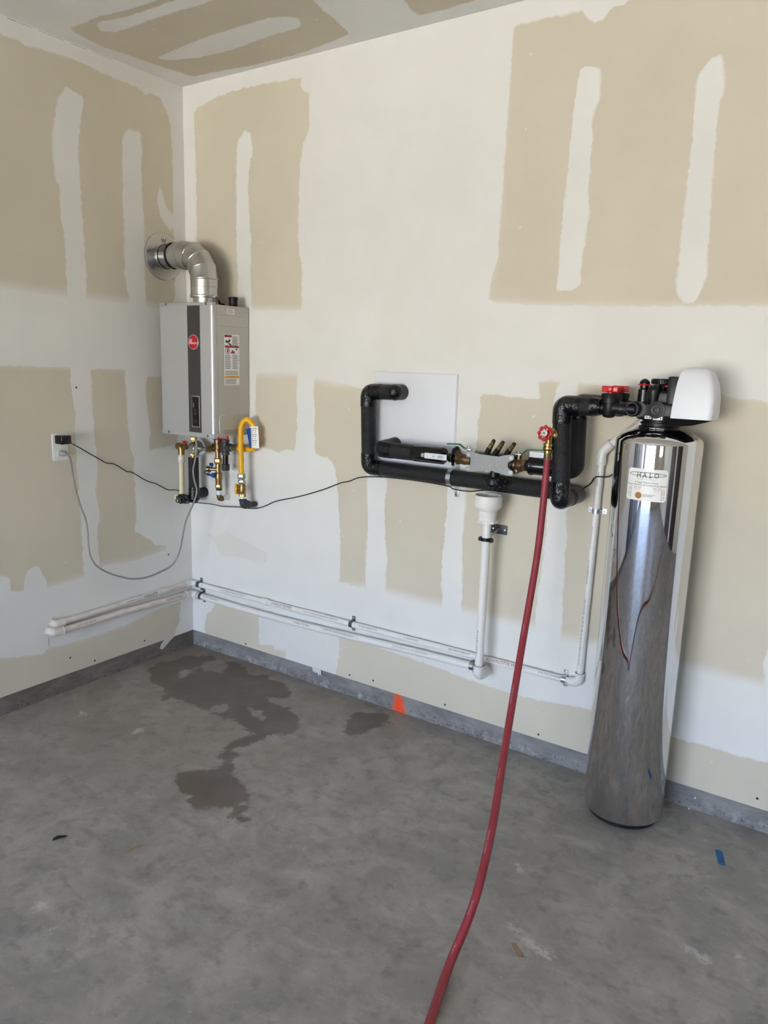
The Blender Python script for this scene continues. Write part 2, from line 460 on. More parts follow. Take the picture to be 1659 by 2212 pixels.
POLY = {
 'RT': [
  [(0.077,2.705),(0.096,2.717),(0.175,2.736),(0.252,2.752),(0.327,2.757),(0.444,2.759),(0.583,2.755),(0.690,2.752),(0.749,2.748),(0.733,2.717),(0.756,2.694),(0.789,2.681),(0.791,2.534),(0.759,2.482),(0.743,2.409),(0.738,2.314),(0.735,2.218),(0.732,2.121),(0.738,2.022),(0.756,1.976),(0.758,1.775),(0.446,1.781),(0.106,1.793),(0.076,1.944),(0.078,2.120),(0.082,2.270),(0.082,2.482),(0.076,2.669)],
  [(1.733,2.754),(1.732,2.612),(1.729,2.419),(1.726,2.180),(1.722,1.949),(1.702,1.891),(1.692,1.814),(1.722,1.796),(1.930,1.785),(2.187,1.776),(2.493,1.775),(2.886,1.764),(2.760,2.750),(2.249,2.749),(2.146,2.747),(2.123,2.741),(2.085,2.736),(2.060,2.709),(2.033,2.708),(2.008,2.723),(1.981,2.754),(1.890,2.754),(1.804,2.755)],
  [(0.478,1.492),(0.739,1.503),(0.734,1.456),(0.729,1.403),(0.737,1.321),(0.734,1.243),(0.729,1.182),(0.723,1.142),(0.655,1.139),(0.631,1.119),(0.590,1.127),(0.515,1.136),(0.489,1.125),(0.475,1.167),(0.473,1.286),(0.471,1.348),(0.473,1.421)],
  [(0.839,1.489),(0.832,1.397),(0.841,1.339),(0.839,1.251),(0.843,1.192),(0.846,1.135),(0.882,1.127),(0.920,1.125),(0.943,1.106),(0.962,1.084),(0.974,1.027),(0.983,0.968),(0.988,0.909),(0.997,0.820),(1.003,0.730),(1.002,0.638),(1.004,0.551),(1.152,0.539),(1.378,0.535),(1.626,0.531),(1.776,0.523),(1.981,0.529),(2.071,0.515),(2.231,0.516),(2.420,0.525),(2.558,0.517),(2.718,0.515),(2.804,0.519),(2.955,0.525),(2.839,1.464),(2.585,1.485),(2.326,1.500),(2.094,1.508),(1.919,1.513),(1.932,1.455),(1.929,1.444),(1.839,1.443),(1.761,1.448),(1.721,1.451),(1.681,1.446),(1.684,1.392),(1.676,1.326),(1.683,1.275),(1.669,1.244),(1.610,1.239),(1.337,1.417),(1.177,1.433)],
  [(0.176,0.273),(0.328,0.276),(0.491,0.279),(0.491,0.134),(0.498,0.119),(0.594,0.138),(0.588,0.115),(0.673,0.126),(0.673,0.068),(0.105,0.058),(0.088,0.121),(0.099,0.152),(0.105,0.197),(0.138,0.221)],
  [(1.001,0.287),(1.002,0.267),(1.008,0.220),(1.004,0.167),(0.982,0.041),(1.448,0.047),(2.254,0.033),(2.877,0.005),(3.021,-0.006),(2.984,0.287),(2.823,0.259),(2.762,0.254),(2.683,0.258),(2.543,0.255),(2.412,0.258),(2.225,0.273),(2.046,0.252),(1.876,0.243),(1.715,0.252),(1.533,0.265),(1.349,0.277),(1.186,0.286)],
  [(0.101,0.654),(0.187,0.640),(0.272,0.680),(0.363,0.654),(0.548,0.617),(0.548,0.564),(0.479,0.552),(0.353,0.557),(0.223,0.542),(0.186,0.598)],
 ],
 'RM': [
  [(0.411,2.582),(0.369,2.550),(0.357,2.512),(0.353,2.391),(0.354,2.248),(0.350,2.104),(0.360,1.935),(0.357,1.763),(0.449,1.762),(0.443,1.932),(0.443,2.139),(0.433,2.242),(0.427,2.344),(0.442,2.442),(0.461,2.479),(0.457,2.509),(0.440,2.566)],
  [(2.012,2.572),(1.992,2.568),(1.988,2.518),(1.979,2.423),(1.976,2.311),(1.972,2.197),(1.968,2.081),(1.967,1.994),(1.968,1.922),(1.965,1.841),(1.979,1.835),(2.031,1.836),(2.055,1.859),(2.055,1.918),(2.056,1.997),(2.064,2.051),(2.066,2.112),(2.057,2.189),(2.053,2.280),(2.056,2.339),(2.052,2.369),(2.054,2.420),(2.070,2.462),(2.070,2.505),(2.070,2.559)],
  [(2.449,2.531),(2.413,2.524),(2.392,2.494),(2.385,2.475),(2.386,2.414),(2.388,2.332),(2.388,2.228),(2.388,2.122),(2.385,2.043),(2.385,1.941),(2.385,1.838),(2.390,1.815),(2.411,1.793),(2.427,1.784),(2.448,1.786),(2.472,1.836),(2.480,1.864),(2.475,1.937),(2.470,2.044),(2.465,2.129),(2.463,2.219),(2.459,2.315),(2.461,2.389),(2.471,2.441),(2.464,2.489),(2.452,2.524)],
  [(1.138,1.166),(1.143,1.018),(1.149,0.919),(1.156,0.870),(1.153,0.793),(1.149,0.707),(1.148,0.638),(1.154,0.526),(1.261,0.534),(1.259,0.632),(1.266,0.702),(1.254,0.767),(1.248,0.849),(1.240,0.956),(1.249,1.031),(1.244,1.176)],
  [(1.542,1.279),(1.552,1.051),(1.552,0.973),(1.549,0.910),(1.550,0.831),(1.541,0.749),(1.544,0.653),(1.558,0.516),(1.646,0.527),(1.645,0.632),(1.643,0.735),(1.635,0.805),(1.638,0.907),(1.640,0.985),(1.637,1.061),(1.677,1.245),(1.673,1.304)],
  [(2.006,1.519),(1.987,1.451),(1.990,1.174),(1.992,1.046),(1.993,0.988),(1.994,0.931),(1.992,0.850),(1.986,0.775),(1.978,0.683),(1.977,0.531),(2.082,0.517),(2.086,0.602),(2.080,0.681),(2.079,0.792),(2.076,0.878),(2.079,0.929),(2.072,0.971),(2.069,1.056),(2.069,1.320),(2.071,1.462),(2.073,1.521)],
  [(2.808,0.673),(2.800,0.658),(2.792,0.614),(2.810,0.509),(2.875,0.511),(2.855,0.685)],
 ],
 'RS': [
  [(0.457,1.530),(0.457,1.485),(0.739,1.493),(0.831,1.480),(0.943,1.458),(1.078,1.455),(1.173,1.462),(1.170,1.550)],
  [(1.006,0.539),(1.152,0.561),(1.377,0.560),(1.624,0.557),(1.774,0.551),(1.979,0.557),(2.068,0.541),(2.229,0.542),(2.418,0.548),(2.556,0.541),(2.716,0.538),(2.802,0.541),(2.952,0.547),(2.978,0.335),(2.680,0.289),(2.222,0.303),(1.713,0.283),(1.348,0.308),(1.012,0.318)],
  [(0.053,0.682),(0.046,0.433),(0.600,0.534),(0.599,0.762)],
  [(0.039,1.805),(0.767,1.785),(0.768,1.719),(0.037,1.720)],
  [(1.683,1.801),(1.929,1.786),(2.187,1.779),(2.886,1.767),(2.897,1.683),(1.691,1.675)],
  [(1.892,1.548),(1.918,1.523),(2.093,1.516),(2.325,1.508),(2.583,1.495),(2.838,1.473),(2.828,1.549)],
  [(1.732,2.771),(1.697,2.759),(1.692,2.619),(1.691,2.424),(1.688,2.183),(1.683,1.951),(1.682,1.814),(1.705,1.814),(1.729,1.949),(1.731,2.180),(1.731,2.419),(1.734,2.612)],
 ],
 'LT': [
  [(-1.120,2.761),(-0.905,2.759),(-0.773,2.755),(-0.608,2.765),(-0.393,2.753),(-0.282,2.752),(-0.205,2.750),(-0.139,2.744),(-0.107,2.703),(-0.081,2.638),(-0.074,2.558),(-0.070,2.413),(-0.075,2.232),(-0.075,1.906),(-0.077,1.828),(-0.099,1.815),(-0.172,1.782),(-0.348,1.791),(-0.673,1.795),(-0.972,1.806),(-1.196,1.810)],
  [(-1.266,1.509),(-0.994,1.502),(-0.841,1.499),(-0.681,1.496),(-0.572,1.494),(-0.405,1.493),(-0.388,1.488),(-0.389,1.403),(-0.384,1.348),(-0.385,1.264),(-0.378,1.191),(-0.374,1.123),(-0.352,1.064),(-0.358,1.007),(-0.354,0.948),(-0.350,1.024),(-0.352,0.891),(-0.350,0.785),(-0.363,0.715),(-0.364,0.698),(-0.336,0.687),(-0.308,0.667),(-0.294,0.650),(-0.266,0.638),(-0.237,0.608),(-0.162,0.588),(-0.170,0.571),(-0.239,0.562),(-0.305,0.557),(-0.370,0.549),(-0.493,0.561),(-0.572,0.561),(-0.659,0.534),(-0.729,0.527),(-0.789,0.524),(-0.843,0.526),(-0.849,0.565),(-0.872,0.603),(-0.877,0.625),(-0.890,0.636),(-0.912,0.633),(-0.932,0.621),(-0.942,0.597),(-0.952,0.557),(-0.956,0.534),(-1.004,0.545),(-1.013,0.555),(-1.013,0.597),(-1.025,0.615),(-1.055,0.627),(-1.335,0.670)],
  [(-0.264,1.458),(-0.186,1.458),(-0.082,1.447),(-0.075,1.161),(-0.085,1.113),(-0.168,1.107),(-0.205,1.107),(-0.253,1.090),(-0.263,1.115),(-0.249,1.201),(-0.263,1.288),(-0.271,1.374)],
  [(-1.362,0.337),(-1.080,0.264),(-1.003,0.242),(-0.938,0.232),(-0.896,0.219),(-0.876,0.230),(-0.858,0.241),(-0.770,0.234),(-0.621,0.228),(-0.418,0.236),(-0.309,0.257),(-0.081,0.269),(-0.096,0.160),(-0.130,0.104),(-0.139,0.086),(-0.202,0.072),(-0.629,0.069),(-1.094,0.072),(-1.387,0.044)],
 ],
 'LM': [
  [(-0.630,2.648),(-0.560,2.636),(-0.549,2.630),(-0.559,2.555),(-0.580,2.476),(-0.586,2.364),(-0.582,2.234),(-0.578,2.082),(-0.574,1.907),(-0.579,1.748),(-0.671,1.741),(-0.672,1.925),(-0.674,2.077),(-0.686,2.112),(-0.682,2.252),(-0.696,2.258),(-0.707,2.338),(-0.707,2.427),(-0.692,2.502),(-0.676,2.586)],
  [(-0.328,2.562),(-0.265,2.563),(-0.250,2.546),(-0.256,2.455),(-0.260,2.283),(-0.251,2.182),(-0.257,1.920),(-0.250,1.749),(-0.347,1.743),(-0.353,1.827),(-0.369,1.909),(-0.366,2.113),(-0.366,2.264),(-0.363,2.412),(-0.355,2.511)],
  [(-0.152,2.365),(-0.169,2.279),(-0.157,2.218),(-0.103,2.163),(-0.077,2.167),(-0.075,2.232),(-0.114,2.257),(-0.133,2.306)],
  [(-0.905,2.769),(-0.906,2.754),(-0.840,2.757),(-0.798,2.747),(-0.768,2.753),(-0.772,2.768)],
  [(-0.282,2.762),(-0.219,2.727),(-0.199,2.752),(-0.205,2.765)],
  [(-0.697,1.518),(-0.678,1.493),(-0.676,1.432),(-0.671,1.355),(-0.659,1.302),(-0.667,1.224),(-0.665,1.144),(-0.669,1.065),(-0.662,0.983),(-0.663,1.017),(-0.663,0.908),(-0.658,0.836),(-0.660,0.743),(-0.658,0.658),(-0.659,0.523),(-0.575,0.504),(-0.573,0.567),(-0.572,0.613),(-0.576,0.671),(-0.575,0.751),(-0.560,0.788),(-0.561,0.850),(-0.577,0.908),(-0.569,1.007),(-0.569,0.931),(-0.560,1.044),(-0.563,1.110),(-0.567,1.164),(-0.569,1.245),(-0.572,1.299),(-0.572,1.363),(-0.572,1.458),(-0.573,1.526)],
 ],
 'LS': [
  [(-1.195,1.827),(-0.971,1.821),(-0.672,1.811),(-0.347,1.808),(-0.071,1.795),(-0.074,1.693),(-1.204,1.712)],
  [(-1.262,1.561),(-0.990,1.556),(-0.677,1.559),(-0.402,1.558),(-0.184,1.521),(-0.185,1.464),(-0.264,1.467),(-0.405,1.493),(-0.680,1.499),(-0.993,1.505),(-1.266,1.513)],
  [(-0.572,0.558),(-0.493,0.561),(-0.370,0.550),(-0.305,0.560),(-0.239,0.567),(-0.155,0.584),(-0.157,0.499),(-0.575,0.498)],
  [(-0.904,0.508),(-0.843,0.531),(-0.788,0.530),(-0.729,0.533),(-0.655,0.538),(-0.566,0.537),(-0.572,0.427)],
  [(-0.846,0.249),(-0.769,0.240),(-0.620,0.234),(-0.418,0.243),(-0.309,0.263),(-0.308,0.300),(-0.850,0.273)],
 ],
 'CT': [
  [(0.123,-0.681),(0.097,-0.638),(0.076,-0.492),(0.099,-0.380),(0.117,-0.220),(0.150,-0.074),(0.327,-0.056),(0.505,-0.034),(0.769,-0.032),(1.021,-0.074),(1.065,-0.087),(1.092,-0.225),(1.098,-0.288),(1.119,-0.382),(1.154,-0.535),(0.714,-0.657),(0.634,-0.662),(0.473,-0.670),(0.321,-0.690)],
  [(1.413,-0.271),(1.399,-0.189),(1.385,-0.134),(1.384,-0.085),(1.480,-0.079),(1.626,-0.088),(1.808,-0.099),(1.620,-0.245)],
 ],
 'CM': [
  [(0.209,-0.599),(0.237,-0.640),(0.276,-0.658),(0.424,-0.631),(0.611,-0.633),(0.686,-0.632),(0.868,-0.646),(0.974,-0.584),(0.804,-0.564),(0.717,-0.562),(0.534,-0.568),(0.353,-0.566),(0.250,-0.564)],
  [(0.958,-0.256),(0.977,-0.291),(0.941,-0.330),(0.869,-0.353),(0.685,-0.353),(0.478,-0.344),(0.337,-0.331),(0.185,-0.303),(0.196,-0.261),(0.338,-0.217),(0.535,-0.205),(0.752,-0.227),(0.924,-0.228)],
 ],
 'FW': [
  [(0.092,-0.383),(0.064,-0.271),(0.113,-0.111),(0.192,-0.070),(0.344,-0.050),(0.523,-0.099),(0.607,-0.070),(0.726,-0.083),(0.827,-0.139),(0.856,-0.197),(0.771,-0.247),(0.821,-0.286),(0.945,-0.266),(1.025,-0.320),(1.092,-0.405),(1.103,-0.449),(1.048,-0.504),(1.049,-0.590),(1.008,-0.682),(1.076,-0.756),(1.139,-0.825),(1.206,-0.856),(1.277,-0.880),(1.307,-0.923),(1.287,-0.938),(1.292,-0.988),(1.242,-1.008),(1.214,-1.047),(1.181,-1.071),(1.136,-1.051),(1.109,-1.006),(1.033,-1.016),(1.002,-1.000),(0.979,-0.946),(0.990,-0.875),(1.053,-0.827),(1.032,-0.788),(0.988,-0.777),(0.970,-0.722),(0.952,-0.652),(0.971,-0.549),(0.919,-0.538),(0.827,-0.500),(0.739,-0.512),(0.710,-0.506),(0.699,-0.543),(0.606,-0.499),(0.502,-0.503),(0.433,-0.525),(0.420,-0.582),(0.387,-0.514),(0.310,-0.476),(0.194,-0.465)],
  [(1.250,-0.349),(1.258,-0.278),(1.227,-0.220),(1.205,-0.138),(1.250,-0.075),(1.306,-0.046),(1.357,-0.064),(1.380,-0.157),(1.357,-0.228),(1.312,-0.301)],
  [(1.312,-1.042),(1.298,-0.984),(1.310,-0.939),(1.363,-0.935),(1.360,-0.989),(1.398,-0.995),(1.393,-1.024),(1.356,-1.052)],
 ],
 'FD': [
  [(0.767,-0.389),(0.779,-0.364),(0.877,-0.392),(0.912,-0.407),(0.904,-0.436),(0.852,-0.425)],
  [(0.221,-0.300),(0.260,-0.213),(0.291,-0.263),(0.296,-0.350)],
  [(0.647,-0.467),(0.663,-0.425),(0.718,-0.457),(0.722,-0.497),(0.691,-0.515)],
  [(0.222,-0.146),(0.272,-0.047),(0.387,-0.093),(0.415,-0.185),(0.321,-0.222)],
 ],
}
CHALK = [ [(2.324,-0.930),(2.336,-0.921),(2.411,-0.943),(2.485,-0.969),(2.472,-0.987),(2.410,-0.973)],
[(2.759,-0.719),(2.771,-0.708),(2.834,-0.720),(2.832,-0.748),(2.813,-0.742)],
[(1.192,-1.677),(1.185,-1.655),(1.200,-1.636),(1.221,-1.649),(1.218,-1.686)],
[(1.307,-1.702),(1.308,-1.680),(1.322,-1.683),(1.323,-1.702)],
[(0.573,-0.860),(0.555,-0.817),(0.571,-0.784),(0.594,-0.818)],
[(0.224,-0.867),(0.244,-0.843),(0.279,-0.873),(0.265,-0.884)],
[(2.888,-0.671),(2.899,-0.649),(2.905,-0.668),(2.895,-0.680)],
[(2.229,-0.669),(2.240,-0.658),(2.268,-0.682),(2.267,-0.700)] ]

# ------------------------------------------------------------------ marks on walls, ceiling and floor
def poly_sd(P, poly):
    """signed distance of points to a polygon, positive inside"""
    A = np.array(poly); B = np.roll(A, -1, axis=0)
    d2 = np.full(len(P), 1e9); inside = np.zeros(len(P), bool)
    for a, b in zip(A, B):
        e = b - a; w = P - a
        t = np.clip((w @ e) / max(e @ e, 1e-12), 0, 1)
        q = w - t[:, None] * e
        d2 = np.minimum(d2, (q * q).sum(1))
        c = (a[1] > P[:, 1]) != (b[1] > P[:, 1])
        if abs(b[1] - a[1]) > 1e-12:
            xi = (b[0] - a[0]) * (P[:, 1] - a[1]) / (b[1] - a[1]) + a[0]
            inside ^= c & (P[:, 0] < xi)
    d = np.sqrt(d2)
    return np.where(inside, d, -d)

def field(P, yes, no=()):
    f = np.full(len(P), -0.2)
    for q in yes: f = np.maximum(f, poly_sd(P, q))
    for q in no: f = np.minimum(f, -poly_sd(P, q))
    return np.clip(f, -0.2, 0.2)

def soft(P, polys):
    s = np.zeros(len(P))
    for q, fw, st in polys:
        x = np.clip((poly_sd(P, q) + fw) / (2 * fw), 0, 1)
        s = np.maximum(s, st * x * x * (3 - 2 * x))
    return s

def axis_vals(fine0, fine1, step, far0, far1):
    v = list(np.arange(fine0, fine1, step)) + [fine1]
    if far1 > fine1 + 1e-6: v += list(np.linspace(fine1, far1, 9)[1:])
    if far0 < fine0 - 1e-6: v = list(np.linspace(far0, fine0, 9)[:-1]) + v
    return np.array(v)

def sheet(name, us, vs, mapf, back, mat, attrs):
    """a slab whose visible face is a fine grid carrying the mark fields"""
    nu, nv = len(us), len(vs)
    U, V = np.meshgrid(us, vs, indexing='ij')
    P = np.stack([U.ravel(), V.ravel()], 1)
    front = [mapf(a, b, 0.0) for a, b in P]
    faces = []
    for i in range(nu - 1):
        for j in range(nv - 1):
            k = i * nv + j
            faces.append((k, k + nv, k + nv + 1, k + 1))
    n0 = len(front)
    cr = [(us[0], vs[0]), (us[-1], vs[0]), (us[-1], vs[-1]), (us[0], vs[-1])]
    bk = [mapf(a, b, back) for a, b in cr]
    ci = [0, (nu - 1) * nv, nu * nv - 1, nv - 1]
    faces.append((n0, n0 + 1, n0 + 2, n0 + 3))
    edges = [[i * nv for i in range(nu)], [(nu - 1) * nv + j for j in range(nv)], [i * nv + nv - 1 for i in range(nu - 1, -1, -1)], [j for j in range(nv - 1, -1, -1)]]
    for k, ed in enumerate(edges):
        faces.append(tuple(ed) + (n0 + (k + 1) % 4, n0 + k))
    mb = MB(); mb.v = [tuple(float(c) for c in p) for p in front + bk]; mb.f = faces
    o = obj(name, mb, mat, flat=True)
    for an, fn in attrs.items():
        at = o.data.attributes.new(an, 'FLOAT', 'POINT')
        at.data.foreach_set('value', np.concatenate([fn(P), np.full(4, 0.0)]).astype(np.float32))
    tag(o, kind='structure')
    return o

def drywall_mat(name, paper, mud, seed):
    m, nt, bs = new_mat(name)
    tc = nt.nodes.new('ShaderNodeTexCoord').outputs['Object']
    ap = N(nt, 'ShaderNodeAttribute', attribute_name='paper').outputs['Fac']
    asf = N(nt, 'ShaderNodeAttribute', attribute_name='soft').outputs['Fac']
    n1 = noise(nt, 26.0, 4.0, 0.65, tc)
    n2 = noise(nt, 5.0, 2.0, 0.5, tc)
    n3 = noise(nt, 160.0, 2.0, 0.7, tc)
    n4 = noise(nt, 1.7, 3.0, 0.6, tc)
    d = math_n(nt, 'ADD', ap, mapr(nt, n1.outputs['Fac'], 0.25, 0.75, -0.007, 0.007))
    w = mapr(nt, n2.outputs['Fac'], 0.42, 0.68, 0.0018, 0.010)
    msk = math_n(nt, 'DIVIDE', d, w)
    msk = mapr(nt, msk, -1.0, 1.0, 0, 1, True)
    sf = math_n(nt, 'MULTIPLY', asf, mapr(nt, n1.outputs['Fac'], 0.3, 0.7, 0.9, 1.06), True)
    msk = math_n(nt, 'MULTIPLY', msk, math_n(nt, 'SUBTRACT', 1.0, sf, True))
    # specks and smears of dried compound on the paper
    sp = mapr(nt, noise(nt, 38.0, 1.0, 0.5, tc).outputs['Fac'], 0.775, 0.80, 0, 0.7)
    msk = math_n(nt, 'SUBTRACT', msk, sp, True)
    pv = mixc(nt, mapr(nt, n4.outputs['Fac'], 0.3, 0.7), tuple(c * 0.94 for c in paper[:3]) + (1,), tuple(min(1, c * 1.05) for c in paper[:3]) + (1,))
    pv = mixc(nt, mapr(nt, n3.outputs['Fac'], 0.2, 0.8, 0, 0.10), pv, tuple(c * 0.8 for c in paper[:3]) + (1,))
    mv = mixc(nt, mapr(nt, n2.outputs['Fac'], 0.3, 0.7), tuple(c * 0.955 for c in mud[:3]) + (1,), mud)
    # thin first coat lets a little paper through
    thin = mapr(nt, n4.outputs['Fac'], 0.50, 0.66, 0, 0.14)
    mv = mixc(nt, thin, mv, paper)
    col = mixc(nt, msk, mv, pv)
    L(nt, col, bs.inputs['Base Color'])
    bs.inputs['Roughness'].default_value = 0.78
    bs.inputs['Specular IOR Level'].default_value = 0.3
    bump(nt, bs, n3.outputs['Fac'], 0.18, 0.0012)
    return m

PAPER = srgb(209, 201, 183); MUD = srgb(228, 227, 223)
m_back = drywall_mat('drywall_back', PAPER, MUD, 1)
m_left = drywall_mat('drywall_left', PAPER, MUD, 2)
m_ceil = drywall_mat('drywall_ceiling', srgb(203, 194, 175), MUD, 3)

RSOFT = [(q, f, s) for q, (f, s) in zip(POLY['RS'], ((.03, 1), (.03, 1), (.05, .74), (.025, 1), (.03, 1), (.03, 1), (.02, .25)))]
LSOFT = [(q, f, s) for q, f in zip(POLY['LS'], (.035, .02, .04, .03, .03)) for s in (1.0,)]

ST = 0.011
sheet('wall_back', axis_vals(0.0, 3.05, ST, 0.0, GX), axis_vals(STEM, CEIL, ST, STEM, CEIL),
      lambda a, b, d: (a, 0.0 + d, b), 0.13, m_back,
      {'paper': lambda P: np.where(P[:, 0] > 3.02, -0.2, field(P, POLY['RT'], POLY['RM'])), 'soft': lambda P: soft(P, RSOFT)})
sheet('wall_left', axis_vals(-1.3, 0.0, ST, GY, 0.0), axis_vals(STEM, CEIL, ST, STEM, CEIL),
      lambda a, b, d: (0.0 - d, a, b), 0.13, m_left,
      {'paper': lambda P: np.where(P[:, 0] < -1.36, -0.2, field(P, POLY['LT'], POLY['LM'])), 'soft': lambda P: soft(P, LSOFT)})
sheet('ceiling', axis_vals(0.0, 1.9, ST, -0.13, GX + 0.13), axis_vals(-1.05, 0.0, ST, GY - 0.15, 0.13),
      lambda a, b, d: (a, b, CEIL + d), 0.15, m_ceil,
      {'paper': lambda P: field(P, POLY['CT'], POLY['CM']), 'soft': lambda P: np.zeros(len(P))})

# concrete floor
m, nt, bs = new_mat('concrete_slab')
tc = nt.nodes.new('ShaderNodeTexCoord').outputs['Object']
wet = N(nt, 'ShaderNodeAttribute', attribute_name='wet').outputs['Fac']
near = N(nt, 'ShaderNodeAttribute', attribute_name='stain').outputs['Fac']
nA = noise(nt, 1.6, 4.0, 0.62, tc, 0.4); nB = noise(nt, 7.0, 6.0, 0.66, tc, 0.5); nC = noise(nt, 60.0, 3.0, 0.7, tc)
nD = noise(nt, 3.0, 3.0, 0.6, tc)
mp = nt.nodes.new('ShaderNodeMapping'); mp.inputs['Rotation'].default_value = (0, 0, 0.5); mp.inputs['Scale'].default_value = (1.0, 2.2, 1.0)
L(nt, tc, mp.inputs['Vector'])
nS = noise(nt, 5.0, 5.0, 0.65, mp.outputs[0], 0.3)
base = ramp(nt, nA.outputs['Fac'], ((0.25, srgb(142, 138, 132)), (0.5, srgb(163, 157, 150)), (0.75, srgb(178, 173, 164))))
base = mixc(nt, mapr(nt, nB.outputs['Fac'], 0.38, 0.62, 0.0, 0.8), base, srgb(139, 136, 131))
base = mixc(nt, mapr(nt, nS.outputs['Fac'], 0.55, 0.72, 0.0, 0.38), base, srgb(193, 189, 179))
base = mixc(nt, mapr(nt, nS.outputs['Fac'], 0.42, 0.28, 0.0, 0.55), base, srgb(115, 114, 111))
base = mixc(nt, mapr(nt, nC.outputs['Fac'], 0.6, 0.75, 0.0, 0.35), base, srgb(109, 106, 100))
base = mixc(nt, mapr(nt, noise(nt, 130.0, 2.0, 0.5, tc).outputs['Fac'], 0.70, 0.78, 0.0, 0.6), base, srgb(248, 243, 231))
brown = math_n(nt, 'MULTIPLY', near, mapr(nt, nD.outputs['Fac'], 0.36, 0.60, 0.25, 1.0))
base = mixc(nt, brown, base, srgb(139, 125, 111))
spots = mapr(nt, noise(nt, 17.0, 3.0, 0.6, tc).outputs['Fac'], 0.54, 0.74, 0.0, 0.5)
base = mixc(nt, spots, base, srgb(99, 98, 97))
ck = math_n(nt, 'ADD', N(nt, 'ShaderNodeAttribute', attribute_name='chalk').outputs['Fac'], mapr(nt, nC.outputs['Fac'], 0.3, 0.7, -0.016, 0.010))
base = mixc(nt, mapr(nt, ck, -0.012, 0.010, 0.0, 0.55, True), base, srgb(216, 210, 200))
wd = math_n(nt, 'ADD', wet, mapr(nt, nB.outputs['Fac'], 0.25, 0.75, -0.035, 0.035))
wd = math_n(nt, 'ADD', wd, mapr(nt, noise(nt, 30.0, 4.0, 0.6, tc).outputs['Fac'], 0.25, 0.75, -0.008, 0.008))
wm = mapr(nt, wd, -0.012, 0.012, 0, 1, True)
wm = math_n(nt, 'MULTIPLY', wm, mapr(nt, nD.outputs['Fac'], 0.32, 0.58, 0.7, 1.0))
col = mixc(nt, wm, base, mixc(nt, nB.outputs['Fac'], srgb(91, 81, 72), srgb(115, 104, 94)))
L(nt, col, bs.inputs['Base Color'])
rg = mapr(nt, nB.outputs['Fac'], 0.3, 0.7, 0.44, 0.60)
L(nt, math_n(nt, 'SUBTRACT', rg, math_n(nt, 'MULTIPLY', wm, 0.03)), bs.inputs['Roughness'])
bs.inputs['Specular IOR Level'].default_value = 0.35
bump(nt, bs, nC.outputs['Fac'], 0.2, 0.0015)
m_floor = m

def stain_field(P):
    return np.clip(1.0 - np.hypot(P[:, 0] * 0.75, P[:, 1]) / 1.45, 0, 1) ** 0.7
sheet('floor', axis_vals(0.0, 3.1, 0.014, -0.13, GX + 0.13), axis_vals(-2.0, 0.0, 0.014, GY - 0.15, 0.13),
      lambda a, b, d: (a, b, 0.0 - d), 0.15, m_floor,
      {'wet': lambda P: field(P, POLY['FW'], POLY['FD']), 'stain': stain_field, 'chalk': lambda P: field(P, CHALK)})

# concrete stem wall below the drywall
def stem_mat(name, spray, dust=1.0):
    m, nt, bs = new_mat(name)
    tc = nt.nodes.new('ShaderNodeTexCoord').outputs['Object']
    mp = nt.nodes.new('ShaderNodeMapping'); mp.inputs['Scale'].default_value = (1.0, 1.0, 3.0)
    L(nt, tc, mp.inputs['Vector'])
    a = noise(nt, 6.0, 6.0, 0.65, mp.outputs[0], 0.4); b = noise(nt, 90.0, 3.0, 0.6, tc); c = noise(nt, 20.0, 5.0, 0.7, tc)
    col = ramp(nt, a.outputs['Fac'], ((0.3, srgb(112, 110, 108)), (0.55, srgb(136, 134, 132)), (0.75, srgb(152, 151, 150))))
    sp = nt.nodes.new('ShaderNodeSeparateXYZ'); L(nt, tc, sp.inputs[0])
    # rough, pitted lower half
    low = mapr(nt, sp.outputs[2], 0.055, 0.02, 0, 1)
    pits = math_n(nt, 'MULTIPLY', low, mapr(nt, b.outputs['Fac'], 0.57, 0.64, 0, 0.65))
    col = mixc(nt, pits, col, srgb(70, 68, 66))
    eff = math_n(nt, 'MULTIPLY', low, mapr(nt, c.outputs['Fac'], 0.52, 0.66, 0, 0.6 * dust))
    col = mixc(nt, eff, col, srgb(182, 182, 180))
    drk = mapr(nt, noise(nt, 9.0, 3.0, 0.5, mp.outputs[0]).outputs['Fac'], 0.62, 0.68, 0, 0.35)
    col = mixc(nt, drk, col, srgb(92, 91, 90))
    if spray:
        at = N(nt, 'ShaderNodeAttribute', attribute_name='spray').outputs['Fac']
        k = math_n(nt, 'ADD', at, mapr(nt, b.outputs['Fac'], 0.2, 0.8, -0.016, 0.016))
        col = mixc(nt, mapr(nt, k, -0.014, 0.014, 0, 1, True), col, srgb(246, 82, 34))
    if dust < 1: col = mixc(nt, 1.0, col, srgb(222, 212, 202), 'MULTIPLY')
    L(nt, col, bs.inputs['Base Color'])
    bs.inputs['Roughness'].default_value = 0.8
    bump(nt, bs, math_n(nt, 'ADD', math_n(nt, 'MULTIPLY', pits, -1.5), c.outputs['Fac']), 0.5, 0.004)
    return m
spray = [(1.322, 0.10), (1.366, 0.10), (1.368, 0.055), (1.384, 0.02), (1.384, -0.02), (1.326, -0.02), (1.320, 0.03), (1.326, 0.06)]
sheet('baseboard_back', axis_vals(-0.004, 3.05, 0.008, -0.12, GX), np.linspace(0.0, STEM, 12),
      lambda a, b, d: (a, 0.004 + d, b), 0.12, stem_mat('stem_concrete_back', True), {'spray': lambda P: field(P, [spray])})
sheet('baseboard_left', axis_vals(-1.3, 0.004, 0.02, GY, 0.12), np.linspace(0.0, STEM, 6),
      lambda a, b, d: (-0.004 - d, a, b), 0.12, stem_mat('stem_concrete_left', False, 0.1), {})

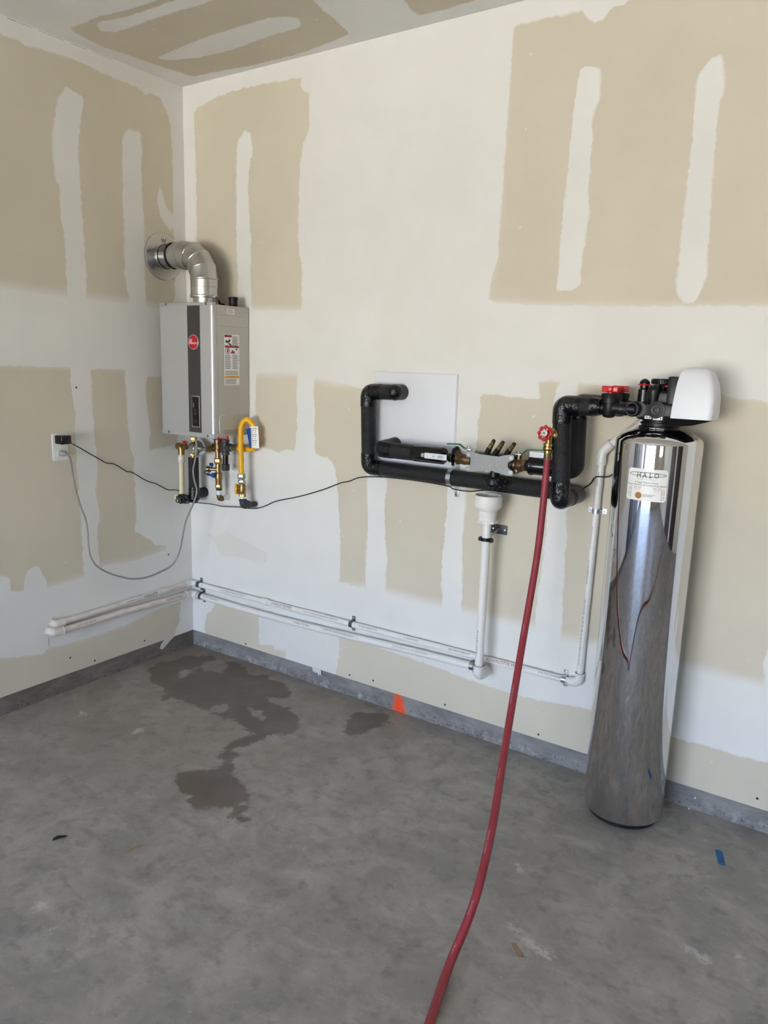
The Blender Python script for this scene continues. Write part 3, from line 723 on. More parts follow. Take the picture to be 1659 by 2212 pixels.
# the rest of the garage behind the photographer, plus dark slabs added for the tank reflections
m_plain = simple('drywall_far', srgb(216, 208, 190), 0.8, var=0.08, vscale=1.5)
mb = MB(); xs = [-0.13]
for dx0, dx1, dz0, dz in DOORS:
    mb.box(xs[-1], dx0, GY, GY - 0.15, 0, CEIL); mb.box(dx0, dx1, GY, GY - 0.15, dz, CEIL); xs.append(dx1)
    if dz0 > 0: mb.box(dx0, dx1, GY, GY - 0.15, 0, dz0)
mb.box(xs[-1], GX + 0.13, GY, GY - 0.15, 0, CEIL)
tag(obj('wall_front', mb, m_plain, flat=True), kind='structure')
mb = MB().box(GX, GX + 0.13, GY, 0.13, 0, CEIL)
tag(obj('wall_right', mb, m_plain, flat=True), kind='structure')
def plain_reflection_slab(name, mapf, w, h, mat):  # invented panelled slab, out of view, gives the steel tank dark uprights to mirror
    mb = MB().prism([(0, 0), (w, 0), (w, h), (0, h)], mapf, 0.0, 0.045)
    d = tag(obj(name, mb, mat, flat=True), kind='structure')
    for r in range(3):
        for c_ in range(2):
            x0 = w * (.12 + .42 * c_); z0 = h * (.08 + .30 * r)
            obj('slab_panel', MB().prism([(x0, z0), (x0 + w * .34, z0), (x0 + w * .34, z0 + h * .24), (x0, z0 + h * .24)], mapf, 0.045, 0.055), mat, d, flat=True)
MAT['slab_dark'] = simple('dark_brown_slab', srgb(52, 38, 32), 0.5, var=0.15, vscale=6)
MAT['slab_navy'] = simple('slate_blue_slab', srgb(44, 52, 70), 0.5)
plain_reflection_slab('reflection_slab_1', lambda a_, b_, d_: (GX - d_, -1.0 - a_, b_), 0.92, 2.05, 'slab_dark')  # brown pair added on the right: dark tank reflections, less bounce from that side
plain_reflection_slab('reflection_slab_2', lambda a_, b_, d_: (GX - d_, -2.3 - a_, b_), 1.10, 2.05, 'slab_dark')
plain_reflection_slab('reflection_slab_3', lambda a_, b_, d_: (0.0 + d_, -2.4 - a_, b_), 1.00, 2.05, 'slab_navy')  # navy pair added on the left wall only to darken the tank reflection
plain_reflection_slab('reflection_slab_4', lambda a_, b_, d_: (0.0 + d_, -3.6 - a_, b_), 1.50, 2.05, 'slab_navy')
gm = simple('driveway_concrete', srgb(186, 182, 171), 0.85, var=0.1, vscale=2.0)
mb = MB().box(-14, 22, GY - 0.15, -34, -0.2, -0.02)
tag(obj('ground', mb, gm, flat=True), kind='structure')

# screw heads in the lowest strip of drywall and nail dimples
def dots(parent, pts, mapf, axis):
    first = None
    for (a, b, r) in pts:
        mb = MB().lathe([(r, 0), (r * 0.9, 0.0008), (r * 0.35, 0.0004)], (0, 0, 0), axis, 10)
        if first is None:
            first = obj('screw', mb, 'dark', parent); o = first
        else:
            o = first.copy(); COL.objects.link(o); o.parent = parent
        o.location = mapf(a, b)
wall_b = bpy.data.objects['wall_back']; wall_l = bpy.data.objects['wall_left']
dots(wall_b, [(.398, .098, .0045), (1.072, .105, .0045), (1.208, .114, .003), (1.59, .106, .0045), (2.024, .103, .0045), (2.83, .12, .003)], lambda a, b: (a, 0.0, b), (0, -1, 0))
dots(wall_l, [(-.621, .104, .0045), (-.327, .118, .0045), (-.75, .16, .006), (-.158, .542, .003), (-.65, 1.409, .002)], lambda a, b: (0.0, a, b), (1, 0, 0))
# torn joint tape hanging over the concrete
mb = MB().prism([(.845, .09), (.90, .09), (.905, .055), (.893, .064), (.888, .05), (.88, .066), (.862, .062), (.858, .072), (.852, .06)], lambda a, b, d: (a, -0.001 - d, b), 0, .0012)
obj('torn_tape', mb, 'paper_scrap', wall_b, flat=True)
mb = MB().prism([(-.20, .088), (-.165, .088), (-.12, .092), (-.16, .072), (-.215, .036), (-.232, .046), (-.225, .066)], lambda a, b, d: (0.001 + d, a, b), 0, .0012)
obj('torn_tape', mb, 'paper_scrap', wall_l, flat=True)

# hairline cracks in the joint compound
mb = MB()
for y0, y1, w in ((-.872, -.835, .0016), (-.83, -.77, .0007), (-.74, -.63, .0008), (-.60, -.53, .0009), (-.50, -.40, .0006)):
    mb.prism([(y0, CEIL - .004), (y1, CEIL - .004), (y1, CEIL - .004 - w), (y0, CEIL - .004 - w)], lambda a, b, d: (d, a, b), -.001, .0004)
o = obj('crack', mb, 'dark', wall_l, flat=True); o['kind'] = 'stuff'
mb = MB().prism([(-.853, .286), (-.8515, .286), (-.8515, .245), (-.853, .245)], lambda a, b, d: (d, a, b), -.001, .0004)
obj('pencil_line', mb, 'ink', wall_l, flat=True)

# ------------------------------------------------------------------ tankless water heater
HX0, HX1, HY, HZ0, HZ1 = .062, .432, -.235, 1.195, 1.795
heater = thing('water_heater', 'grey wall-mounted tankless water heater with dark vertical stripe and red badge', 'water heater', (.247, -.12, HZ0))
# casing with rounded front corners
def rounded_profile(x0, x1, yb, yf, r, n=6):
    p = [(x0, yb), (x0, yf + r)]
    p += [(x0 + r - r * math.cos(t), yf + r - r * math.sin(t)) for t in [math.pi / 2 * k / n for k in range(1, n + 1)]]
    p += [(x1 - r + r * math.sin(t), yf + r - r * math.cos(t)) for t in [math.pi / 2 * k / n for k in range(n + 1)]]
    p += [(x1, yb)]
    return p
mb = MB().prism(rounded_profile(HX0 + .001, HX1, -.004, -.212, .004), lambda a, b, d: (a, b, d), HZ0, HZ1)
casing = obj('casing', mb, 'heater_side', heater)
mb = MB().prism(rounded_profile(HX0, HX1 + .001, -.2125, HY, .020), lambda a, b, d: (a, b, d), HZ0 + .012, HZ1 - .004)
cover = obj('front_cover', mb, 'heater', heater)
for z0, z1 in ((HZ1 - .004, HZ1 + .010), (HZ0 - .010, HZ0 + .012)):
    mb = MB().rbox(HX0 + .004, HX1 - .004, -.208, -.232, z0, z1, .003)
    obj('cover_flange', mb, 'heater', heater)
    for sx in (HX0 + .055, HX1 - .045):
        c = (sx, -.232, (z0 + z1) / 2)
        mb = MB().lathe([(.0062, 0), (.0062, .001), (.004, .003), (.001, .0032)], c, (0, -1, 0), 14)
        obj('screw', mb, 'zinc_dark', heater)
mb = MB().rbox(.265, .349, HY - .0012, HY + .004, HZ0 + .013, HZ1 - .005, .0008)
obj('stripe', mb, 'stripe', heater)
# control panel
mb = MB().rbox(.286, .340, HY - .003, HY, 1.232, 1.380, .002)
cp = obj('control_panel', mb, 'steel', heater)
mb = MB().rbox(.290, .336, HY - .0042, HY - .001, 1.237, 1.375, .001)
obj('screen', mb, 'screen', cp)
for z, r in ((1.312, .0045), (1.296, .0045), (1.262, .006)):
    mb = MB().torus((.313, HY - .0042, z), (0, 1, 0), r, .0007, 16, 6)
    obj('button', mb, 'ink_grey', cp)
mb = MB().box(.300, .302, HY - .0046, HY - .004, 1.325, 1.347)
obj('indicator', mb, 'label', cp)
# badge: silver rim, red face, white script
bc = Vector((.306, HY - .0012, 1.626))
mb = MB().lathe([(.0345, 0), (.0345, .002), (.031, .0032), (.0305, .0028), (.001, .0028)], bc, (0, -1, 0), 40)
badge = obj('badge', mb, 'steel', heater)
mb = MB().lathe([(.0302, .0026), (.030, .0034), (.001, .0034)], bc, (0, -1, 0), 40)
obj('badge_face', mb, 'red_paint', badge)
mb = MB()
text_flat(mb, 'R', .030, bc + Vector((-.016, -.0038, -.001)), (1, 0, .12), (.12, 0, 1))
text_flat(mb, 'heem', .0165, bc + Vector((.0085, -.0038, -.0035)), (1, 0, 0), (.1, 0, 1), .92)
mb.tube(smooth_path([bc + Vector(p) for p in ((-.022, -.0038, .006), (-.018, -.0038, .0145), (-.008, -.0038, .012), (-.012, -.0038, .002))]), .0008, 6)
obj('badge_lettering', mb, 'label', badge, flat=True)
# pressed panels on the right side
def outline(mb, y0, y1, z0, z1, x, w=.0016, r=.012):
    pts = []
    for cy, cz, a0 in ((y1 - r, z1 - r, 0), (y0 + r, z1 - r, 90), (y0 + r, z0 + r, 180), (y1 - r, z0 + r, 270)):
        for k in range(5):
            t = math.radians(a0 + 22.5 * k); pts.append((x, cy + r * math.cos(t), cz + r * math.sin(t)))
    pts.append(pts[0]); return mb.tube(pts, w, 6)
obj('pressed_panel', outline(MB(), -.216, -.018, 1.700, 1.750, HX1), 'heater_side', heater)
obj('pressed_panel', outline(MB(), -.200, -.012, 1.205, 1.292, HX1), 'heater_side', heater)
# warning labels
def stickers(name, mat, y0, y1, z0, z1, parent):
    mb = MB().box(HX1, HX1 + .0009, y0, y1, z0, z1); return obj(name, mb, mat, parent, flat=True)
FX = HX1 + .0011
def side_text(mb, s, size, y, z, sx=1.0):
    return text_flat(mb, s, size, (FX + .0003, y, z), (0, 1, 0), (0, 0, 1), sx)
def side_lines(mb, y0, y1, z, n, dz, seed):
    rr = random.Random(seed)
    for k in range(n):
        mb.box(FX, FX + .0003, y0, y1 - rr.random() * .25 * (y1 - y0), z - k * dz - .0009, z - k * dz + .0009)
    return mb
lab = stickers('warning_label', 'label', -.165, -.069, 1.433, 1.665, heater)
mb = MB().box(FX, FX + .0003, -.163, -.118, 1.653, 1.663); mb.box(FX, FX + .0003, -.163, -.071, 1.606, 1.615)
obj('red_band', mb, 'ink_red', lab, flat=True)
mb = MB(); side_text(mb, 'DANGER', .0075, -.139, 1.658); side_text(mb, 'WARNING', .0075, -.115, 1.6105)
obj('band_lettering', mb, 'label', lab, flat=True)
mb = MB().box(FX, FX + .0003, -.163, -.071, 1.466, 1.476)
obj('orange_band', mb, 'orange_ink', lab, flat=True)
mb = MB()
side_lines(mb, -.114, -.073, 1.658, 13, .0036, 1); side_lines(mb, -.162, -.12, 1.572, 16, .0042, 2); side_lines(mb, -.114, -.073, 1.572, 16, .0042, 3)
side_lines(mb, -.162, -.073, 1.498, 5, .0042, 4); side_lines(mb, -.160, -.073, 1.460, 6, .0042, 5)
obj('fine_print', mb, 'ink_grey', lab, flat=True)
mb = MB()
P2 = lambda poly: mb.prism(poly, lambda a, b, d: (FX + d, a, b), 0, .0004)
P2([(-.158, 1.636), (-.150, 1.640), (-.144, 1.634), (-.132, 1.645), (-.126, 1.640), (-.130, 1.632), (-.146, 1.627), (-.156, 1.630)])
P2([(-.138, 1.628), (-.122, 1.622), (-.120, 1.612), (-.128, 1.618), (-.140, 1.622)])
P2([(-.147, 1.583), (-.140, 1.583), (-.139, 1.600), (-.146, 1.600)]); P2([(-.092, 1.602), (-.085, 1.604), (-.083, 1.597), (-.090, 1.594)])
side_text(mb, 'CAUTION', .006, -.115, 1.471)
obj('pictogram', mb, 'ink', lab, flat=True)
mb = MB().torus((FX, -.145, 1.591), (1, 0, 0), .0135, .0013, 24, 5)
mb.prism([(-.126, 1.580), (-.098, 1.580), (-.101, 1.592), (-.108, 1.588), (-.112, 1.598), (-.117, 1.590)], lambda a, b, d: (FX + d, a, b), 0, .0004)
obj('pictogram', mb, 'ink_red', lab, flat=True)
lab2 = stickers('notice_label', 'label', -.146, -.099, 1.757, 1.783, heater)
obj('fine_print', side_lines(MB(), -.142, -.103, 1.779, 4, .0058, 8), 'ink', lab2, flat=True)
lab3 = stickers('rating_label', 'label_clear', -.185, -.03, 1.200, 1.226, heater)
obj('fine_print', side_lines(MB(), -.172, -.045, 1.221, 4, .0052, 9), 'ink_grey', lab3, flat=True)
# intake fittings on the top
mb = MB()
for k in range(5):
    mb.lathe([(.021, 0), (.021, .005), (.0175, .0055), (.0175, .007)], (.402, -.075, HZ1 + .007 * k), (0, 0, 1), 20)
mb.lathe([(.018, .034), (.0225, .035), (.0225, .042), (.019, .044)], (.402, -.075, HZ1), (0, 0, 1), 20)
obj('intake_cap', mb, 'black_plastic', heater)
mb = MB().rbox(.345, .362, -.118, -.088, HZ1, HZ1 + .014, .003); mb.cyl((.3535, -.11, HZ1 + .01), (.352, -.12, HZ1 + .026), .004, 10)
obj('cable_gland', mb, 'black_gloss', heater)

# ------------------------------------------------------------------ exhaust vent
vent = thing('exhaust_vent', 'silver metal exhaust elbow from the heater top to a round wall flange', 'vent pipe', (.288, -.145, HZ1))
VX, VY, VZ = .288, -.147, 2.030
mb = MB().lathe([(.053, 0), (.053, .060)], (VX, VY, HZ1), (0, 0, 1), 40)
obj('vent_collar', mb, 'galv', vent)
mb = MB().lathe([(.0625, .030), (.0655, .031), (.067, .037), (.0655, .043), (.0625, .044)], (VX, VY, HZ1 + .006), (0, 0, 1), 40)
clamp = obj('clamp', mb, 'galv', vent)
mb = MB().rbox(VX + .064, VX + .076, VY - .008, VY + .004, HZ1 + .036, HZ1 + .052, .002)
mb.cyl((VX + .07, VY - .02, HZ1 + .044), (VX + .07, VY + .012, HZ1 + .044), .0028, 8)
obj('clamp_screw', mb, 'zinc', clamp)
mb = MB().lathe([(.0625, .048), (.0625, .082), (.064, .083), (.064, .086), (.0625, .087), (.0625, .118)], (VX, VY, HZ1), (0, 0, 1), 44)
obj('straight_section', mb, 'galv', vent)
# segmented elbow
R = .118; zc = VZ - R; xc = VX - R
N_G = 4
def ring(t, r, n=44):
    c = Vector((xc + R * math.cos(t), VY, zc + R * math.sin(t))); e = Vector((math.cos(t), 0, math.sin(t)))
    return [c + e * (r * math.cos(2 * math.pi * k / n)) + Vector((0, 1, 0)) * (r * math.sin(2 * math.pi * k / n)) for k in range(n)]
for g in range(N_G):
    t0 = math.pi / 2 * g / N_G; t1 = math.pi / 2 * (g + 1) / N_G
    n = 44; rings = [ring(t0, .0630), ring(t0 + .012, .0652), ring(t0 + .040, .0655), ring(t0 + .055, .0628), ring(t1 + .004, .0628)]
    mb = MB(); vs = [p for q in rings for p in q]; fs = []
    for i in range(len(rings) - 1):
        for k in range(n):
            fs.append((i * n + k, i * n + (k + 1) % n, (i + 1) * n + (k + 1) % n, (i + 1) * n + k))
    mb.add(vs, fs)
    obj('elbow_segment', mb, 'galv', vent, angle=50)
mb = MB().lathe([(.0628, 0), (.0628, .012), (.0660, .014), (.0660, .019), (.0628, .021), (.0628, .060), (.057, .0605)], (xc, VY, VZ), (-1, 0, 0), 44)
obj('horizontal_section', mb, 'galv', vent)
for x, r in ((.082, .0605), (.030, .0575)):
    obj('gasket', MB().torus((x, VY, VZ), (1, 0, 0), r - .002, .0032, 44, 8), 'rubber', vent)
mb = MB().lathe([(.0555, 0), (.0555, .115)], (.001, VY, VZ), (1, 0, 0), 44)
inner = obj('wall_sleeve', mb, 'galv', vent)
mb = MB()
for k in range(5):
    for j in range(4):
        a = math.radians(196 + 11 * k); x = .040 + .009 * j
        c = Vector((x, VY + .0562 * math.cos(a) * 1.0, VZ - .0562 * math.sin(a)))
        mb.rbox(x, x + .0055, c.y - .004, c.y + .004, c.z - .0025, c.z + .0025, .0005, 1)
obj('vent_print', mb, 'ink_grey', inner, flat=True)
mb = MB().lathe([(.058, .012), (.070, .010), (.088, .007), (.103, .009), (.109, .0065), (.1095, .001)], (0, VY, VZ), (1, 0, 0), 56)
fl = obj('wall_flange', mb, 'galv', vent)
mb = MB()
for d in (-.012, 0, .012):
    mb.tube([(.012, VY + d * .6, VZ + .066), (.0105, VY + d, VZ + .082)], .0013, 6)
obj('flange_mark', mb, 'ink', fl, flat=True)

# ------------------------------------------------------------------ service valves under the heater
# hot side: insulated riser with recirculation pump body
hot = thing('hot_water_riser', 'black insulated hot water pipe below heater with round steel pump body', 'pipe', (.12, -.085, .85))
HXc, HYc = .122, -.085
mb = MB().tube(fillet([(HXc, HYc, 1.058), (HXc, HYc, .868), (HXc - .012, -.003, .868)], .03), [.0265] * 2 + [.027] * 9 if False else .0265, 22)
obj('insulation', mb, 'foam', hot)
mb = MB().tube([(HXc, HYc, .905), (HXc + .002, HYc, .88), (HXc + .004, HYc - .004, .848), (HXc - .004, HYc, .838)], [.0275, .029, .03, .024], 18)
obj('wrap_tape', mb, 'tape_black', hot)
mb = MB().cyl((HXc, HYc, 1.055), (HXc, HYc, 1.085), .015); mb.hexn((HXc, HYc, 1.068), (HXc, HYc, 1.080), .019)
obj('brass_union', mb, 'brass', hot)
mb = MB(); mb.hexn((HXc + .004, HYc, 1.140), (HXc + .004, HYc, 1.165), .019); mb.cyl((HXc + .004, HYc, 1.13), (HXc + .004, HYc, HZ0), .0135)
obj('brass_union', mb, 'brass', hot)
mb = MB().lathe([(.012, -.042), (.026, -.036), (.036, -.020), (.039, 0), (.039, .006), (.041, .007), (.041, .013), (.036, .014), (.033, .030), (.018, .042), (.010, .052), (.010, .075)], (HXc + .030, HYc - .004, 1.108), (1, 0, 0), 36)
obj('pump_body', mb, 'chrome', hot)
mb = MB().rbox(HXc - .028, HXc - .002, HYc - .045, HYc - .037, 1.128, 1.144, .003)
obj('lever', mb, 'red_paint', hot)
mb = MB().hexn((.235, HYc, 1.112), (.262, HYc + .005, 1.116), .017)
mb.cyl((.225, HYc, 1.112), (.28, HYc + .01, 1.118), .011)
obj('cross_nipple', mb, 'brass', hot)

relief = thing('relief_valve', 'brass pressure relief valve with cream discharge pipe beside the corner', 'valve', (.047, -.1, .86))
mb = MB().lathe([(.006, -.026), (.017, -.024), (.018, -.006), (.015, 0), (.015, .014), (.011, .016), (.011, .042)], (.047, -.1, 1.108), (1, 0, 0), 24)
mb.cyl((.050, -.1, 1.108), (.050, -.1, 1.066), .0165, 24); mb.hexn((.068, -.1, 1.108), (.085, -.098, 1.108), .0165)
mb.cyl((.012, -.1, 1.108), (.024, -.1, 1.108), .003, 8)
obj('valve_body', mb, 'brass', relief)
obj('thread_tape', MB().cyl((.050, -.1, 1.066), (.050, -.1, 1.057), .0145), 'ptfe', relief)
obj('adapter', MB().bcyl((.050, -.1, 1.058), (.050, -.1, 1.026), .0175), 'pvc_dusty', relief)
obj('discharge_pipe', MB().tube(fillet([(.050, -.1, 1.03), (.047, -.1, .85), (.003, -.1, .842)], .02), .0132, 18), 'cpvc', relief)

cold = thing('cold_water_valve', 'brass cold water service valve with blue handles under the heater', 'valve', (.283, -.07, .87))
cx, cy = .283, -.07
mb = MB().lathe([(.020, 1.098), (.020, 1.112), (.0175, 1.114), (.0175, 1.140), (.020, 1.142), (.020, 1.162)], (cx, cy, 0), (0, 0, 1), 24)
mb.cyl((cx, cy, 1.126), (cx - .03, cy, 1.124), .0155, 22)
obj('tee', mb, 'bronze', cold)
obj('copper_nipple', MB().cyl((cx, cy, 1.100), (cx, cy, 1.06), .0135), 'copper', cold)
mb = MB().hexn((cx + .001, cy, 1.068), (cx + .001, cy, 1.040), .0205); mb.cyl((cx + .001, cy, 1.042), (cx + .001, cy, .99), .0135)
mb.lathe([(.0135, 0), (.018, .008), (.019, .03), (.016, .045), (.016, .06)], (cx + .003, cy, .998), (0, 0, -1), 24)
mb.hexn((cx + .003, cy, .938), (cx + .003, cy, .915), .018)
mb.cyl((cx, cy - .006, 1.012), (cx - .036, cy - .024, 1.012), .0085, 16)
obj('valve_body', mb, 'brass', cold)
mb = MB().lathe([(.013, 0), (.0145, .002), (.0145, .014), (.012, .017)], (cx - .034, cy - .023, 1.012), (-.9, -.45, 0), 20)
capd = obj('drain_cap', mb, 'brass', cold)
mb = MB().tube(smooth_path([(cx - .03, cy - .021, 1.003), (cx - .042, cy - .03, .990), (cx - .058, cy - .035, .988), (cx - .056, cy - .036, .999), (cx - .044, cy - .03, 1.004)], 4), .0022, 8)
obj('cap_strap', mb, 'rubber', capd)
mb = MB().rbox(cx - .034, cx - .012, cy - .030, cy - .018, 1.028, 1.044, .004); mb.cyl((cx - .024, cy - .02, 1.015), (cx - .024, cy - .023, 1.032), .004, 10)
obj('drain_handle', mb, 'blue', cold)
mb = MB().lathe([(.009, 0), (.0125, .002), (.0125, .014), (.010, .017)], (cx - .004, cy - .018, .984), (0, -1, 0), 20)
mb.rbox(cx - .048, cx - .004, cy - .034, cy - .024, .978, .989, .003)
obj('shutoff_handle', mb, 'blue', cold)
mb = MB().rbox(cx - .018, cx + .02, cy - .024, cy - .012, 1.162, 1.170, .002); mb.lathe([(.017, 1.160), (.017, 1.168), (.008, 1.170), (.008, 1.19)], (cx, cy, 0), (0, 0, 1), 20)
obj('inlet_collar', mb, 'blue', cold)
obj('rubber_sleeve', MB().bcyl((cx + .004, cy, .918), (cx + .004, cy, .907), .0155), 'rubber', cold)
obj('supply_tube', MB().cyl((cx + .004, cy, .912), (cx + .005, cy, .877), .0122), 'ptfe', cold)
mb = MB().tube(fillet([(cx + .005, cy, .884), (cx + .005, cy, .862), (cx + .005, cy + .02, .862)], .012), .0125, 18); mb.torus((cx + .005, cy, .88), (0, 0, 1), .013, .002, 20, 6)
mb.torus((cx + .005, cy + .018, .862), (0, 1, 0), .013, .002, 20, 6)
obj('elbow', mb, 'bronze', cold)
obj('stub_out', MB().cyl((cx + .005, cy + .016, .862), (cx - .002, -.001, .868), .0115), 'pvc', cold)

gas = thing('gas_tee', 'dark iron gas tee with capped drip leg hanging under the heater', 'pipe fitting', (.345, -.08, 1.01))
gx, gy = .346, -.08
mb = MB().lathe([(.0175, 1.090), (.020, 1.092), (.020, 1.104), (.0165, 1.107), (.0165, 1.150), (.020, 1.153), (.020, 1.166), (.017, 1.168)], (gx, gy, 0), (0, 0, 1), 24)
mb.lathe([(.016, 0), (.016, .022), (.0195, .025), (.0195, .038), (.016, .039)], (gx, gy, 1.130), (1, 0, 0), 24)
obj('tee', mb, 'iron', gas)
obj('thread_tape', MB().cyl((gx, gy, 1.168), (gx, gy, 1.180), .0165), 'ptfe', gas)
obj('drip_leg', MB().cyl((gx, gy, 1.092), (gx, gy, 1.04), .0135), 'black_gloss', gas)
mb = MB().lathe([(.015, 0), (.0195, .003), (.0195, .028), (.017, .032), (.001, .033)], (gx, gy, 1.046), (0, 0, -1), 24)
obj('cap', mb, 'iron', gas)
obj('nipple', MB().cyl((gx, gy, 1.175), (gx, gy, HZ0), .0125), 'iron', gas)
mb = MB().hexn((gx + .038, gy, 1.131), (gx + .052, gy, 1.132), .017); mb.cyl((gx + .05, gy, 1.132), (gx + .058, gy, 1.133), .012); mb.hexn((gx + .056, gy, 1.133), (gx + .074, gy + .003, 1.134), .0165)
obj('union_nut', mb, 'nut', gas)
stop = thing('warning_tag', 'small red tag with white lettering at the heater underside', 'tag', (.365, -.11, 1.18))
mb = MB().rbox(.338, .408, -.1215, -.120, 1.172, 1.192, .0005)
obj('tag_card', mb, 'ink_red', stop)
mb = MB(); text_flat(mb, 'DANGER', .015, (.373, -.1222, 1.182), (1, 0, 0), (0, 0, 1), .9)
obj('tag_lettering', mb, 'label', stop, flat=True)

ghose = thing('gas_hose', 'bright yellow flexible gas hose looping up beside the heater', 'hose', (.456, -.083, 1.0))
hp = smooth_path([(.418, -.075, 1.135), (.44, -.055, 1.128), (.47, -.042, 1.126), (.502, -.040, 1.140), (.519, -.044, 1.175), (.519, -.050, 1.215), (.508, -.058, 1.250), (.488, -.068, 1.271), (.468, -.078, 1.262), (.457, -.084, 1.232), (.456, -.086, 1.18), (.456, -.085, 1.10), (.457, -.084, 1.004)], 8)
mb = MB(); rr = [.0132 + .0006 * math.sin(i * 1.9) for i in range(len(hp))]
mb.tube(hp, rr, 18)
obj('hose_jacket', mb, 'yellow', ghose)
mb = MB().hexn((.457, -.084, 1.010), (.458, -.083, .984), .0195); mb.cyl((.458, -.083, .986), (.458, -.083, .978), .013); mb.hexn((.458, -.083, .980), (.459, -.082, .962), .0185)
obj('end_nut', mb, 'nut', ghose)
htag = thing('paper_tag', 'white and blue printed tag wrapped round the yellow gas hose', 'tag', (.522, -.05, 1.2))
t = .04
mb = MB().prism([(-.018, -.055), (.030, -.058), (.024, .048), (-.020, .045)], lambda a, b, d: (.521 + a * .8 + d, -.068 + a * .5 - d, 1.196 + b), 0, .0012)
card = obj('tag_card', mb, 'label', htag, flat=True)
mb = MB()
for k in range(9):
    z = 1.196 + .034 - .0095 * k
    for a0, a1 in ((-.006, .004), (.007, .017)):
        mb.prism([(a0, 0), (a1 - (k % 3) * .003, 0), (a1 - (k % 3) * .003, .0032), (a0, .0032)], lambda a, b, d: (.521 + a * .8 + .0014 + d, -.068 + a * .5 - .0014 - d, z + b), 0, .0004)
obj('tag_print', mb, 'ink_grey', card, flat=True)
mb = MB().prism([(-.052, .030), (-.030, .040), (-.022, .040), (-.018, -.056), (-.028, -.062), (-.036, -.020)], lambda a, b, d: (.521 + a * .55 + .006 + d, -.076 + a * .3 - d, 1.196 + b), 0, .0012)
back_card = obj('tag_back', mb, 'ink_blue', htag, flat=True)

gval = thing('gas_shutoff', 'brass gas shutoff with yellow handle on a dark iron elbow', 'valve', (.462, -.08, .85))
vx, vy = .460, -.081
mb = MB().lathe([(.0155, .0), (.0155, .008), (.0175, .010), (.0185, .030), (.0175, .045), (.0165, .047), (.0165, .062)], (vx, vy, .960), (0, 0, -1), 24)
mb.hexn((vx, vy, .912), (vx + .001, vy, .896), .0185); mb.cyl((vx, vy - .0, .932), (vx - .026, vy - .008, .932), .007, 12)
obj('valve_body', mb, 'brass', gval)
mb = MB().lathe([(.004, 0), (.011, .001), (.0115, .008), (.004, .010)], (vx - .022, vy - .007, .932), (-.95, -.3, 0), 18)
mb.rbox(vx - .036, vx - .024, vy - .018, vy + .002, .906, .956, .004)
obj('shutoff_handle', mb, 'yellow_h', gval)
obj('thread_tape', MB().cyl((vx + .001, vy, .898), (vx + .001, vy, .888), .0145), 'ptfe', gval)
obj('nipple', MB().cyl((vx + .001, vy, .892), (vx + .003, vy, .874), .0138), 'black_gloss', gval)
mb = MB().tube(fillet([(vx + .004, vy, .884), (vx + .006, vy, .853), (vx + .008, vy + .035, .853)], .02), .0185, 22)
mb.torus((vx + .004, vy, .879), (0, 0, 1), .018, .0035, 24, 8); mb.torus((vx + .008, vy + .033, .853), (0, 1, 0), .018, .0035, 24, 8)
obj('elbow', mb, 'iron', gval)
obj('stub_out', MB().cyl((vx + .008, vy + .03, .853), (vx + .013, -.001, .852), .0135), 'iron', gval)

# ------------------------------------------------------------------ outlet, adapter and cords
outlet = thing('wall_outlet', 'white duplex wall outlet holding a black adapter and a grey plug', 'outlet', (0, -.746, 1.09))
mb = MB().rbox(0, .006, -.785, -.708, 1.089, 1.210, .003)
plate = obj('cover_plate', mb, 'plate_white', outlet)
for z in (1.176, 1.122):
    mb = MB().rbox(.005, .0078, -.764, -.730, z - .0145, z + .0145, .003); rec = obj('receptacle', mb, 'plate_white', outlet)
    mb = MB()
    for dy in (-.006, .006): mb.box(.0076, .0081, -.747 + dy - .001, -.747 + dy + .001, z - .001, z + .007)
    obj('slot', mb, 'dark', rec, flat=True)
obj('screw', MB().lathe([(.003, 0), (.002, .001)], (.006, -.747, 1.149), (1, 0, 0), 10), 'plate_white', outlet)

adapter = thing('power_adapter', 'small black power adapter plugged into the white outlet with a long thin cord', 'adapter', (.01, -.75, 1.16))
mb = MB().rbox(.009, .062, -.776, -.727, 1.166, 1.204, .005, 3)
body = obj('adapter_body', mb, 'black_gloss', adapter)
mb = MB()
for x0, x1, z in ((.026, .031, 1.186), (.036, .043, 1.187), (.049, .053, 1.187), (.026, .030, 1.177), (.036, .046, 1.176), (.049, .054, 1.178)):
    mb.box(x0, x1, -.7270, -.7264, z - .0013, z + .0013)
obj('adapter_print', mb, 'ink_grey', body, flat=True)
W1 = [(.055, -.727, 1.172), (0.03, -0.712, 1.168), (0.018, -0.66, 1.141), (0.012, -0.615, 1.115), (0.012, -0.561, 1.083), (0.012, -0.518, 1.058), (0.012, -0.473, 1.048), (0.012, -0.408, 1.007), (0.012, -0.375, 0.998), (0.012, -0.293, 0.949), (0.012, -0.236, 0.927), (0.020, -0.170, 0.890), (0.030, -0.125, 0.884), (0.050, -0.095, 0.868), (.075, -.105, .852)]
random.seed(3)
coil = []
for k in range(90):
    t = k / 89 * 2 * math.pi * 11.3
    rx = .026 + .008 * math.sin(k * .41); rz = .016 + .007 * math.cos(k * .53)
    coil.append((.086 + rx * math.cos(t) + .014 * math.sin(k * .17), -.126 + .014 * math.sin(k * .9), .843 + rz * math.sin(t) + .4 * rx * math.cos(t) * math.sin(k * .29)))
